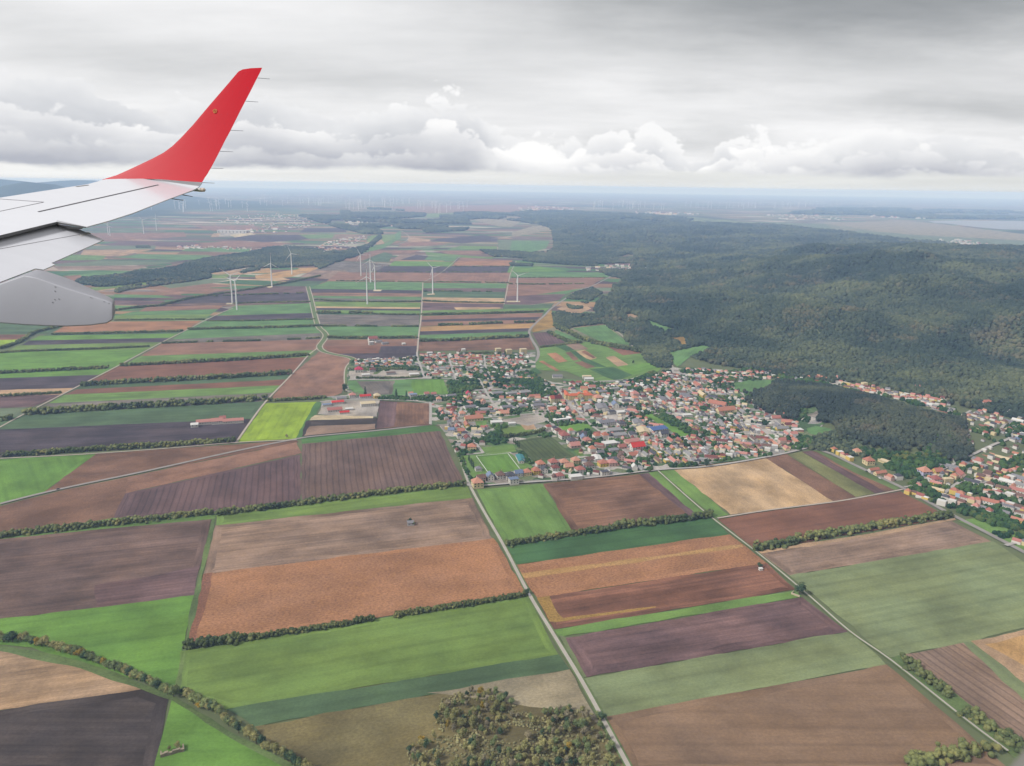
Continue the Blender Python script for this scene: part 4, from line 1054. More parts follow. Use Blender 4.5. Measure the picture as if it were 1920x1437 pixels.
mass('distant_wood', [('640,391 715,392 799,400 861,399 921,400 1000,397 1000,421 977,416 912,410 874,413 884,424 846,425 827,433 762,433 734,424 690,431 640,412', 36, .35, .62, .42, 600), ('560,405 640,405 700,425 720,440 690,440 640,430', 26, .35, .62, .4, 400), ('790,430 880,428 870,434 800,437', 20, .35, .6), ('960,400 1060,397 1150,402 1230,405 1300,412 1280,420 1180,410 1040,424 1000,420', 36, .35, .62, .05, 500),
  ('1035,430 1075,430 1160,412 1200,420 1200,470 1150,485 1100,480 1060,482 1020,480 1040,465', 17, .35, .62, .08, 200), ('900,470 935,471 985,474 1010,480 1110,490 1120,500 1060,497 1000,492 930,484', 14, .4, .6, .2, 120), ('960,480 1040,470 1110,480 1240,485 1250,498 1180,494 1110,496 1010,492', 13, .4, .6, .15, 120), ('955,494 1000,496 998,500 958,499', 9), ('1500,392 1700,392 1925,398 1925,412 1740,411 1600,404 1480,402', 48, .3, .62, .52, 700), ('1120,505 1170,507 1280,505 1300,512 1250,526 1170,524 1140,518', 12, .4, .6, .1, 80)], L_FOREST, squash=.8, sub=1)
mass('hillside_wood', [('1036,590 1050,585 1075,590 1110,590 1160,592 1170,600 1200,612 1240,625 1270,640 1285,655 1255,662 1215,668 1190,650 1180,640 1150,612 1130,607 1075,614 1055,622 1042,616', 7.6, .42, .62, .1, 50), ('1062,571 1075,575 1092,576 1094,579 1075,581 1066,578', 7), ('1203,662 1250,660 1262,672 1258,690 1230,690 1208,675', 7.2), ('1082,548 1110,540 1130,550 1100,570 1085,566 1062,560', 7.6, .42, .62, .15, 50), ('1205,663 1140,650 1110,645 1113,641 1150,648 1205,658', 7.0), ('1505,842 1515,825 1560,815 1600,830 1640,850 1620,862 1560,848', 6.4, .45, .6, .2, 30)], L_FOREST, squash=.95, sub=1)

# low scrub under the grove
gw = [flat(x, y)[:2] for x, y in GR]; A, B = RNG.uniform(-140, 110, 9000), RNG.uniform(505, 625, 9000)
m = inside(gw, A, B) & (vnoise(A, B, 16, 15) > .42); A, B = A[m][:1500], B[m][:1500]
scatter('undergrowth', np.stack([A, B, np.full(len(A), .9)], 1), RNG.uniform(.5, 1.35, len(A)), leaf_mat('scrub_leaf', (.085, .085, .045), (.15, .14, .07), (.21, .19, .09), (.24, .19, .10), True, 30), squash=.8, sub=1, rough=.38)
# ------------------------------------------------------------------ houses
def roofed(L, Wd, h, rise, kind, over=.45):
    """walls with windows, roof, chimney as separate meshes; length along x"""
    wv, wf, wm = [], [], []; a, b = L/2, Wd/2; z0 = -3.0
    wv += [(-a, -b, z0), (a, -b, z0), (a, b, z0), (-a, b, z0), (-a, -b, h), (a, -b, h), (a, b, h), (-a, b, h)]
    wf += [(0, 1, 5, 4), (1, 2, 6, 5), (2, 3, 7, 6), (3, 0, 4, 7), (4, 5, 6, 7)]; wm += [0]*5
    if kind == 'gable':
        i = len(wv); wv += [(-a, 0, h+rise), (a, 0, h+rise)]; wf += [(7, 4, i), (5, 6, i+1)]; wm += [0, 0]
    def win(cx, cy, cz, w, hh, ax):
        i = len(wv)
        if ax == 0: q = [(cx-w/2, cy, cz-hh/2), (cx+w/2, cy, cz-hh/2), (cx+w/2, cy, cz+hh/2), (cx-w/2, cy, cz+hh/2)]
        else: q = [(cx, cy-w/2, cz-hh/2), (cx, cy+w/2, cz-hh/2), (cx, cy+w/2, cz+hh/2), (cx, cy-w/2, cz+hh/2)]
        wv.extend(q); wf.append((i, i+1, i+2, i+3)); wm.append(1)
    rows = [1.6] if h < 4.2 else [1.6, 4.3]
    if h > 8: rows.append(7.2)
    for z in rows:
        n = max(2, int(L/3.6))
        for j in range(n):
            x = -a+(j+.5)*L/n
            for s in (-1, 1): win(x, s*(b+.04), z, 1.3, 1.4, 0)
        for s in (-1, 1):
            for y in (-Wd*.22, Wd*.22): win(s*(a+.04), y, z, 1.2, 1.4, 1)
    rv, rf = [], []; t = .28; A, B = a+over, b+over; e = h-over*rise/b+.03
    if kind == 'gable': top = [(-A, -B, e), (A, -B, e), (A, B, e), (-A, B, e), (-A, 0, h+rise+.03), (A, 0, h+rise+.03)]; tf = [(0, 1, 5, 4), (2, 3, 4, 5)]; rim = [(0, 1), (1, 5), (5, 2), (2, 3), (3, 4), (4, 0)]
    elif kind == 'hip': r = max(L/2-Wd/2, .25); top = [(-A, -B, e), (A, -B, e), (A, B, e), (-A, B, e), (-r, 0, h+rise), (r, 0, h+rise)]; tf = [(0, 1, 5, 4), (1, 2, 5), (2, 3, 4, 5), (3, 0, 4)]; rim = [(0, 1), (1, 2), (2, 3), (3, 0)]
    elif kind == 'shed': top = [(-A, -B, h+.05), (A, -B, h+.05), (A, B, h+rise), (-A, B, h+rise)]; tf = [(0, 1, 2, 3)]; rim = [(0, 1), (1, 2), (2, 3), (3, 0)]
    else: top = [(-A, -B, h+.35), (A, -B, h+.35), (A, B, h+.35), (-A, B, h+.35)]; tf = [(0, 1, 2, 3)]; rim = [(0, 1), (1, 2), (2, 3), (3, 0)]
    n = len(top); rv = top+[(x, y, z-t) for x, y, z in top]; rf = tf+[tuple(i+n for i in reversed(f)) for f in tf]+[(i+n, j+n, j, i) for i, j in rim]
    cv, cf = [], []
    if kind in ('gable', 'hip'):
        box(cv, cf, (L*.18, Wd*.10, h+rise*.8+.5), (.75, .6, rise*.5+1.6))
    return (mesh('wall', wv, wf, [WALL, DARK], wm), mesh('roof', rv, rf, [ROOF]), mesh('chimney', cv, cf, [CHIM]) if cv else None)
CHIM = simple('chimney_render', (176, 150, 136)); CHIM
HT = {'gable': (12, 9, 5.4, 4.0, 'gable'), 'low': (13, 8.5, 3.4, 3.8, 'gable'), 'hip': (11.5, 10.5, 5.0, 3.6, 'hip'), 'tent': (11, 11, 5.6, 4.2, 'hip'), 'flat': (12, 9, 6.0, 0, 'flat'), 'long': (24, 8, 4.0, 3.6, 'gable'),
      'hall': (30, 19, 5.5, 2.4, 'gable'), 'bigflat': (32, 20, 6.5, 0, 'flat'), 'shed': (10, 7, 3.0, 1.3, 'shed'), 'block': (22, 11, 9.5, 3.2, 'hip'), 'barn': (20, 12, 5.5, 5.0, 'gable'), 'tower': (15, 13, 11, 0, 'flat')}
HM = {k_: roofed(*v_) for k_, v_ in HT.items()}
RC = {'orange': [(200, 130, 104), (210, 146, 120), (190, 118, 96)], 'red': [(180, 108, 96), (170, 98, 90), (190, 120, 108)], 'dark red': [(136, 76, 70), (126, 72, 68)], 'brown': [(124, 96, 86), (116, 92, 84)], 'grey': [(138, 136, 140), (126, 124, 130), (150, 148, 148)],
      'dark grey': [(92, 90, 98), (84, 84, 92)], 'blue grey': [(128, 142, 168), (116, 132, 160)], 'white': [(222, 220, 216)], 'magenta': [(190, 62, 88)], 'teal': [(70, 140, 142)], 'blue': [(84, 110, 160)], 'pink': [(206, 138, 126)], 'beige': [(214, 196, 162)], 'scarlet': [(210, 66, 60)]}
for k_ in ('orange', 'red', 'pink', 'dark red'): RC[k_] = [tuple(v_+(.34*c_[0]+.5*c_[1]+.16*c_[2]-v_)*.14 for v_ in c_) for c_ in RC[k_]]
WC = {'w': (232, 226, 216), 'c': (234, 214, 168), 'y': (232, 200, 112), 'p': (226, 190, 176), 'g': (196, 194, 192), 'v': (206, 204, 226), 'b': (184, 206, 228)}
WN = {'w': 'white', 'c': 'cream', 'y': 'yellow', 'p': 'pink', 'g': 'grey', 'v': 'lilac', 'b': 'pale blue'}
HOUSES = []    # dict(px,py,type,roof,wall,ang,sc,label)
def wang(x, y, dx, dy):
    a = flat(x, y); b = flat(x+dx, y+dy); return math.atan2(b[1]-a[1], b[0]-a[0])
def house(x, y, t, roof, wall='w', d=(1, -.05), sc=1.0, label=None, knoll=False, name='house', cat='house', sx=1.0):
    HOUSES.append(dict(x=x, y=y, t=t, roof=roof, wall=wall, ang=wang(x, y, *d), sc=sc, sx=sx, label=label, p=ground(x, y, knoll), name=name, cat=cat, c=random.choice(RC[roof])))
def hrow(txt, n, roofs='mix', types='village', turn=None, sc=1.0, jit=2.0, knoll=False, walls=None):
    q = np.array(P(txt)); seg = np.linalg.norm(np.diff(q, axis=0), axis=1); cum = np.r_[0, np.cumsum(seg)]
    RS = {'mix': {'orange': 3.4, 'red': 2.6, 'dark red': 2, 'brown': 2.6, 'grey': 5, 'dark grey': 1.8, 'pink': 2.6, 'white': 3.6, 'beige': 1.4}, 'orange': {'orange': 5, 'red': 3, 'pink': 1.2, 'dark red': 1, 'white': .9, 'grey': .9}, 'new': {'grey': 4, 'white': 4, 'orange': 2, 'dark grey': 2, 'blue grey': 1},
          'grey': {'grey': 5, 'dark grey': 2, 'brown': 2, 'red': 1.2, 'orange': 1}, 'slope': {'red': 3, 'orange': 3, 'dark red': 2, 'brown': 2, 'grey': 3, 'white': 2.4, 'beige': 1, 'pink': 1.6}}[roofs]
    TS = {'village': {'gable': 3, 'low': 4, 'hip': 3, 'tent': 1.5, 'long': 2, 'shed': .8}, 'villa': {'hip': 4, 'tent': 3, 'gable': 3}, 'new': {'flat': 5, 'hip': 2, 'gable': 2, 'shed': 2}, 'centre': {'long': 5, 'low': 4, 'gable': 3, 'shed': 2, 'hip': 1}}[types]
    for i in range(n):
        s = cum[-1]*(i+.5+random.uniform(-.22, .22))/n; x = np.interp(s, cum, q[:, 0]); y = np.interp(s, cum, q[:, 1])
        j = min(max(np.searchsorted(cum, s)-1, 0), len(seg)-1); d = q[j+1]-q[j]
        r = random.choices(list(RS), list(RS.values()))[0]; t = random.choices(list(TS), list(TS.values()))[0]
        if r in ('white', 'beige') and t not in ('flat', 'shed'): t = 'flat'
        if turn is not None: d = np.array(turn)
        elif random.random() < .35: w = flat(x, y)[:2]; d0 = flat(x+d[0], y+d[1])[:2]-w; pz = project((w[0]-d0[1], w[1]+d0[0], 0)); d = np.array([pz[0]-x, pz[1]-y])
        house(x+random.uniform(-jit, jit), y+random.uniform(-jit, jit)*.8, t, r, random.choice(walls or 'wwwwccgpy'), tuple(d), sc*random.uniform(.66, .95), None, knoll)
# rows of the estate and the northern quarter
hrow('684,678 778,673', 13, 'new', 'new'); hrow('680,683 775,680', 12, 'new', 'villa'); hrow('663,688 776,686', 14, 'orange', 'villa')
hrow('795,669 836,668', 6, 'orange', 'villa', sc=.95); hrow('793,675 838,674', 9, 'orange', 'villa'); hrow('794,682 836,681', 9, 'orange'); hrow('798,692 842,693', 5, 'mix'); hrow('800,706 850,703', 5, 'orange')
hrow('848,671 904,670', 9, 'orange', 'villa'); hrow('850,677 904,676', 10, 'orange'); hrow('852,684 904,683', 9, 'orange'); hrow('855,691 905,690', 6); hrow('858,695 864,712', 5, 'orange', sc=.9); hrow('872,698 906,699', 4)
hrow('914,672 945,672', 4, 'orange', 'villa'); hrow('914,678 978,677', 10, 'orange'); hrow('914,685 972,685', 10, 'orange'); hrow('922,693 968,692', 6); hrow('955,700 980,701', 4, 'grey', 'villa'); hrow('940,711 1005,713', 9); hrow('905,720 940,722', 4, 'grey'); hrow('942,728 990,730', 9, 'grey', 'villa', sc=.9)
house(934, 662, 'tower', 'beige', 'c', label='first beige apartment block behind the red roofed quarter, nearest the straight lane', cat='apartment block', name='apartment_block'); house(954, 664, 'tower', 'beige', 'c', label='middle beige apartment block behind the red roofed quarter', cat='apartment block', name='apartment_block'); house(981, 664, 'tower', 'beige', 'c', sc=1.15, label='big beige apartment block next to the curved hill road', cat='apartment block', name='apartment_block')
house(806, 667, 'flat', 'white', 'w', sc=1.2, label='white flat roofed house beside the straight lane at the estate edge'); house(869, 658, 'shed', 'white', 'w', label='small white shed on the green strip above the red roofs', name='shed', cat='shed')
# commercial yard
house(673, 699, 'hip', 'magenta', 'w', sc=1.7, label='pink red roofed hall in the yard above the bright meadow', name='hall', cat='hall'); house(699, 698, 'hip', 'dark red', 'g', sc=1.3, label='dark red roofed hall right of the pink red one', name='hall', cat='hall'); house(776, 705, 'hall', 'white', 'w', sc=.75, label='long pale roofed shed at the right end of the yard', name='hall', cat='hall'); house(686, 706, 'bigflat', 'white', 'w', sc=.6, label='white flat hall below the two red roofed yard halls', name='hall', cat='hall'); house(733, 703, 'bigflat', 'brown', 'g', sc=.7, label='brown flat hall in the middle of the yard', name='hall', cat='hall')
# village middle
for (x, y, s) in ((932, 741, 1), (959, 741, .95), (984, 739, .95), (950, 767, .95), (979, 765, .8), (1008, 764, 1.0), (881, 767, .95), (846, 745, .8), (1006, 757, .7)):
    house(x, y, 'hall', 'grey', 'w', (1, -.1), s*.85, name='hall', cat='hall')
hrow('933,747 968,748', 3, 'orange', 'centre'); house(1002, 747, 'long', 'orange', 'c', label='long orange roofed building left of the yellow church'); hrow('948,757 1000,757', 5, 'orange', 'centre')
house(878, 743, 'barn', 'magenta', 'w', (.3, 1), .9, 'magenta red roofed barn in the old village'); house(880, 752, 'gable', 'orange', 'y', (.3, 1), 1.1, 'orange roofed yellow house below the magenta red barn'); house(823, 753, 'tent', 'orange', 'w', sc=1.0, label='orange pyramid roofed house above the village edge lane'); house(906, 759, 'gable', 'orange', 'p', (.2, 1), 1.1, 'tall orange gabled house between dark conifers')
hrow('843,764 855,792', 8, 'orange', 'centre', jit=2.5); hrow('818,766 838,790', 5, 'mix', 'village', jit=2.5); house(867, 781, 'tent', 'orange', 'w', sc=1.1, label='orange hip roofed house at the main village crossing'); hrow('890,779 930,778', 3, 'orange', 'centre'); house(908, 772, 'bigflat', 'grey', 'w', sc=.7, name='hall', cat='hall'); house(946, 779, 'low', 'orange', 'c', sc=1.3)
house(888, 790, 'long', 'orange', 'c', (1, -.08), 1.5, 'long orange roofed courtyard house at the street corner'); house(875, 800, 'long', 'orange', 'y', (.55, 1), 1.0, 'long orange roofed wing running down the street'); house(870, 743, 'flat', 'grey', 'g', sc=1.2); hrow('838,780 850,776', 2); house(931, 796, 'bigflat', 'white', 'w', sc=.7, label='white flat hall above the brown grass plot', name='hall', cat='hall'); house(960, 797, 'bigflat', 'white', 'g', sc=.45)
for (x, y, t, r, w, d, s, l) in ((857, 806, 'gable', 'red', 'w', (.6, 1), 1, None), (865, 814, 'gable', 'orange', 'y', (1, 0), 1.1, 'orange roofed yellow house halfway down the street to the pitch'), (846, 812, 'gable', 'blue grey', 'w', (1, 0), 1, 'blue grey roofed house behind the lane beside the striped field'), (838, 806, 'flat', 'beige', 'y', (1, 0), .7, None), (871, 818, 'hip', 'dark grey', 'w', (1, 0), 1, None), (876, 827, 'barn', 'dark red', 'w', (.6, 1), .9, 'dark red roofed long house beside the street to the football pitch'),
  (861, 823, 'gable', 'grey', 'w', (.5, 1), .9, None), (885, 844, 'hip', 'orange', 'c', (1, 0), 1.3, 'large orange roofed house at the end of the street by the pitch'), (860, 839, 'flat', 'grey', 'w', (1, 0), .9, None), (857, 848, 'low', 'dark red', 'w', (.6, 1), .8, None), (889, 811, 'gable', 'beige', 'w', (1, 0), .9, None), (900, 811, 'hip', 'beige', 'w', (1, 0), .9, None), (895, 823, 'flat', 'beige', 'w', (1, 0), 1.1, None), (904, 835, 'hip', 'brown', 'w', (1, 0), .9, None),
  (895, 913, 'tent', 'orange', 'c', (1, -.1), 1.45, 'big orange roofed cream house on the corner below the football pitch'), (902, 903, 'gable', 'brown', 'p', (1, -.1), 1.1, None), (919, 900, 'gable', 'blue grey', 'w', (.5, 1), 1.2, 'pale blue roofed house below the football pitch'), (938, 898, 'tent', 'brown', 'w', (1, -.1), 1.2, None), (956, 898, 'hip', 'dark grey', 'w', (1, -.1), 1.25, None), (972, 894, 'gable', 'blue grey', 'w', (1, -.1), 1.1, None), (988, 892, 'tent', 'orange', 'c', (1, -.1), 1.1, None), (1005, 889, 'tent', 'orange', 'y', (1, -.1), 1.1, None), (963, 907, 'flat', 'blue grey', 'w', (1, -.1), 1.2, None), (1013, 877, 'tent', 'orange', 'w', (1, -.1), 1.25, None),
  (1020, 887, 'gable', 'dark grey', 'w', (.6, 1), 1.1, None), (1037, 874, 'tent', 'red', 'w', (1, -.1), 1.3, None), (1041, 883, 'hip', 'dark red', 'w', (1, -.1), 1.1, None), (1057, 873, 'hip', 'orange', 'w', (1, -.1), 1.25, None), (1066, 882, 'gable', 'orange', 'c', (1, -.1), 1.2, None), (1079, 870, 'tent', 'orange', 'c', (1, -.1), 1.2, None), (1087, 887, 'hip', 'red', 'w', (1, -.1), 1.3, None), (1049, 898, 'hip', 'red', 'w', (1, -.1), 1.1, None), (1039, 901, 'gable', 'brown', 'w', (.4, 1), .9, None), (1079, 898, 'bigflat', 'white', 'w', (1, -.1), .62, 'white flat roofed house on the edge of the brown field'),
  (1104, 879, 'hip', 'brown', 'w', (1, -.1), 1.3, None), (1105, 867, 'low', 'brown', 'w', (1, -.1), 1.2, None), (1119, 864, 'hall', 'white', 'w', (.6, 1), .8, 'long white roofed hall running away from the field edge'), (1130, 875, 'hip', 'orange', 'y', (1, -.1), 1.3, 'orange roofed yellow house behind the field edge gardens'), (1147, 874, 'hip', 'pink', 'p', (1, -.1), 1.3, None), (1148, 865, 'bigflat', 'dark grey', 'w', (1, -.1), .6, None), (1133, 892, 'flat', 'dark grey', 'w', (1, -.1), 1.05, None), (1164, 863, 'gable', 'brown', 'p', (.5, 1), 1.2, None), (1170, 867, 'hip', 'orange', 'c', (1, -.1), 1.2, None), (1184, 866, 'low', 'dark grey', 'w', (1, -.1), 1.2, None), (1189, 882, 'gable', 'white', 'w', (.5, 1), 1.0, None), (1186, 858, 'low', 'orange', 'w', (1, -.1), 1.2, None),
  (1029, 806, 'hip', 'red', 'w', (1, -.1), 1.1, None), (1040, 808, 'hip', 'dark grey', 'w', (1, -.1), 1, None), (1047, 814, 'hip', 'dark red', 'w', (1, -.1), 1.2, None), (1053, 818, 'gable', 'red', 'w', (1, -.1), 1.0, None), (1058, 823, 'hip', 'red', 'w', (1, -.1), 1.5, None), (1072, 833, 'hip', 'dark grey', 'w', (1, -.1), 1.4, None), (1077, 840, 'low', 'pink', 'p', (1, -.1), 1.4, None), (1070, 813, 'tent', 'orange', 'w', (1, -.1), .95, None), (1091, 819, 'low', 'dark grey', 'w', (1, -.1), 1.2, None), (1094, 827, 'gable', 'blue grey', 'w', (.6, 1), 1.2, None), (1101, 831, 'hip', 'red', 'p', (1, -.1), 1.2, None), (1119, 824, 'tent', 'orange', 'w', (1, -.1), 1.2, None), (1134, 823, 'tent', 'orange', 'w', (1, -.1), 1.2, None), (1119, 818, 'low', 'red', 'w', (1, -.1), 1, None),
  (1143, 836, 'bigflat', 'white', 'w', (1, -.12), .8, 'long white roofed hall beside the diagonal main street'), (1110, 848, 'tent', 'orange', 'w', (1, -.1), 1.1, None), (1166, 842, 'low', 'red', 'p', (1, -.1), 1.1, None), (1145, 824, 'gable', 'dark grey', 'w', (.7, 1), 1.1, None), (1150, 848, 'bigflat', 'grey', 'w', (1, -.1), .6, None), (1194, 844, 'barn', 'scarlet', 'w', (1, -.12), 1.3, 'long scarlet roofed hall beside the diagonal main street'), (1184, 833, 'long', 'pink', 'p', (1, -.12), 1.2, None), (1125, 853, 'low', 'grey', 'w', (1, -.1), 1, None),
  (1136, 797, 'hall', 'grey', 'w', (1, -.1), 1.1, None), (1160, 820, 'hall', 'grey', 'w', (1, -.1), .9, None), (1186, 818, 'hall', 'dark grey', 'w', (.7, 1), .7, None), (1205, 813, 'hall', 'beige', 'c', (.7, 1), 1.1, None), (1152, 812, 'bigflat', 'grey', 'g', (1, -.1), .9, None), (1195, 796, 'hall', 'grey', 'w', (.7, 1), .9, None), (1165, 800, 'hip', 'dark grey', 'w', (1, -.1), 1.3, None),
  (1232, 810, 'hall', 'blue', 'w', (1, -.15), 1.15, 'large hall with a blue roof below the long green strip'), (1215, 808, 'hall', 'blue', 'w', (.7, 1), .6, 'narrow blue roofed hall left of the large blue one'), (1244, 820, 'gable', 'dark grey', 'w', (1, -.1), 1.3, None), (1211, 824, 'gable', 'red', 'w', (.7, 1), 1.1, None), (1153, 764, 'barn', 'blue grey', 'w', (.7, 1), 1.1, 'blue grey roofed hall in the village centre'), (1128, 769, 'hall', 'grey', 'w', (.7, 1), 1.2, None), (1103, 770, 'hall', 'grey', 'w', (.7, 1), .95, None), (1097, 760, 'long', 'orange', 'w', (1, -.05), .8, None), (1164, 777, 'bigflat', 'white', 'w', (1, -.1), .7, None), (1147, 778, 'block', 'dark grey', 'g', (1, -.1), .7, None), (1121, 752, 'hip', 'orange', 'c', (1, -.1), 1.6, None), (1112, 748, 'low', 'red', 'w', (1, -.1), 1.2, None),
  (1073, 723, 'hip', 'dark red', 'w', (1, -.1), 1.2, None), (1128, 738, 'hall', 'grey', 'y', (1, -.1), .75, None), (1152, 732, 'hall', 'grey', 'w', (1, -.1), .7, None), (1164, 742, 'hip', 'orange', 'w', (1, -.1), 1.2, None), (1169, 748, 'hip', 'orange', 'w', (1, -.1), 1.2, None), (1190, 744, 'hip', 'pink', 'p', (1, -.1), 1.4, None), (1190, 752, 'hip', 'orange', 'w', (1, -.1), 1.2, None), (1172, 755, 'hall', 'dark grey', 'w', (1, -.1), .7, None), (1206, 750, 'hip', 'dark red', 'w', (1, -.1), 1.2, None), (1215, 738, 'hip', 'orange', 'c', (1, -.1), 1.3, None), (1110, 777, 'tent', 'red', 'c', (1, -.1), 1.1, 'red pyramid roofed cream house on the main street by the grey halls'), (1078, 778, 'low', 'orange', 'c', (.8, 1), 1.1, None), (1066, 773, 'low', 'pink', 'p', (.6, 1), 1.2, None), (1035, 772, 'low', 'orange', 'w', (1, -.05), 1.3, None), (1057, 763, 'tent', 'red', 'w', (1, 0), .8, None), (1008, 750, 'low', 'orange', 'w', (1, 0), 1, None), (1100, 709, 'hall', 'beige', 'w', (1, 0), .7, None), (1104, 714, 'long', 'white', 'w', (1, -.02), .9, None), (1045, 709, 'long', 'grey', 'w', (1, -.02), 1.0, None),
  (1085, 721, 'low', 'red', 'w', (1, 0), 1, None), (1075, 735, 'hip', 'dark grey', 'w', (1, 0), 1, None), (1095, 733, 'low', 'orange', 'c', (1, 0), 1.3, None), (1110, 730, 'low', 'red', 'w', (1, 0), 1.2, None)):
    house(x, y, t, r, w, d, s, l, name='hall' if t in ('hall', 'bigflat', 'barn') else 'house', cat='hall' if t in ('hall', 'bigflat', 'barn') else 'house')
# dense eastern village
for txt, n_ in (('1135,724 1180,728', 9), ('1175,727 1235,733', 10), ('1200,758 1290,764', 13), ('1205,766 1290,772', 13), ('1235,722 1330,736', 17), ('1250,736 1340,748', 14), ('1250,747 1332,760', 13), ('1252,714 1372,724', 17), ('1300,762 1400,776', 17), ('1302,774 1420,790', 19), ('1312,790 1405,803', 14), ('1292,802 1372,822', 14), ('1330,796 1432,815', 17), ('1330,814 1450,830', 19), ('1348,830 1462,842', 17),
  ('1215,834 1290,828', 10), ('1222,845 1320,842', 13), ('1205,856 1330,853', 17), ('1222,866 1318,869', 13), ('1315,846 1400,842', 13), ('1322,862 1422,853', 14), ('1292,830 1372,826', 13), ('1392,750 1452,790', 13), ('1412,736 1472,780', 13), ('1442,766 1502,816', 14), ('1402,824 1484,845', 13), ('1455,800 1500,835', 10)):
    hrow(txt, n_, 'mix', 'centre', turn=random.choice([(1, .1), (.8, .6), (.75, .6)]))
house(1316, 744, 'long', 'beige', 'y', (.8, .55), 1.3, 'long yellow building in the middle of the eastern village'); house(1308, 726, 'long', 'orange', 'p', (.8, .45), 1.3); house(1256, 747, 'long', 'orange', 'w', (.7, .6), 1.3); house(1288, 747, 'hall', 'grey', 'w', (.9, .3), 1.0, name='hall', cat='hall'); house(1245, 753, 'hall', 'grey', 'w', (.7, .6), .9, name='hall', cat='hall'); house(1288, 782, 'bigflat', 'white', 'w', sc=.6, name='hall', cat='hall')
house(1345, 763, 'long', 'orange', 'p', (1, .2), 1.6); house(1360, 775, 'long', 'orange', 'c', (1, -.1), 1.7, 'long orange roofed farmhouse range beside the diagonal street'); house(1430, 756, 'block', 'orange', 'c', (1, 0), 1.1, 'big orange roofed block below the small hill meadow', cat='apartment block', name='apartment_block'); house(1447, 773, 'long', 'orange', 'w', (.8, .6), 1.2); house(1460, 789, 'long', 'red', 'w', (1, 0), 1.3); house(1474, 768, 'hip', 'orange', 'p', sc=1.3); house(1500, 766, 'tower', 'beige', 'c', sc=.8, label='cream coloured block by the pine wood left edge', name='apartment_block', cat='apartment block')
for (x, y, t, r, w) in ((1511, 772, 'hip', 'grey', 'w'), (1520, 768, 'flat', 'white', 'w'), (1524, 783, 'hip', 'brown', 'c'), (1501, 790, 'hip', 'orange', 'w'), (1487, 803, 'hip', 'dark red', 'w'), (1495, 810, 'bigflat', 'white', 'w'), (1477, 803, 'gable', 'dark red', 'c'), (1488, 820, 'gable', 'pink', 'w'), (1466, 808, 'long', 'grey', 'y'), (1461, 838, 'hip', 'orange', 'p'), (1466, 832, 'gable', 'red', 'p')): house(x, y, t, r, w, sc=1.05 if t != 'bigflat' else .6)
# along the main road by the pines
hrow('1560,846 1602,868', 7, 'orange', 'villa', walls='ycyc', sc=1.0, jit=1); house(1606, 853, 'tent', 'orange', 'c', sc=1.1); house(1628, 871, 'tent', 'orange', 'c', sc=1.3, label='orange roofed house alone between the roadside rows'); house(1658, 868, 'hall', 'beige', 'c', (.8, .3), .6, 'barn with a striped pale roof at the wood edge', name='barn', cat='barn'); hrow('1634,884 1678,904', 7, 'orange', 'centre', walls='ycwp', sc=.95, jit=1); house(1683, 899, 'hip', 'dark grey', 'w')
house(1732, 892, 'tent', 'orange', 'v', sc=1.5, label='lilac house with an orange roof at the street mouth'); house(1757, 891, 'gable', 'orange', 'y', sc=1.2); house(1791, 854, 'gable', 'orange', 'y', (.5, 1), 1.3, 'bright yellow gabled house at the edge of the pine wood'); house(1753, 905, 'hip', 'red', 'w', sc=1.3); house(1776, 906, 'block', 'beige', 'c', sc=.7); house(1800, 893, 'long', 'red', 'p', (.7, .6), 1.2)
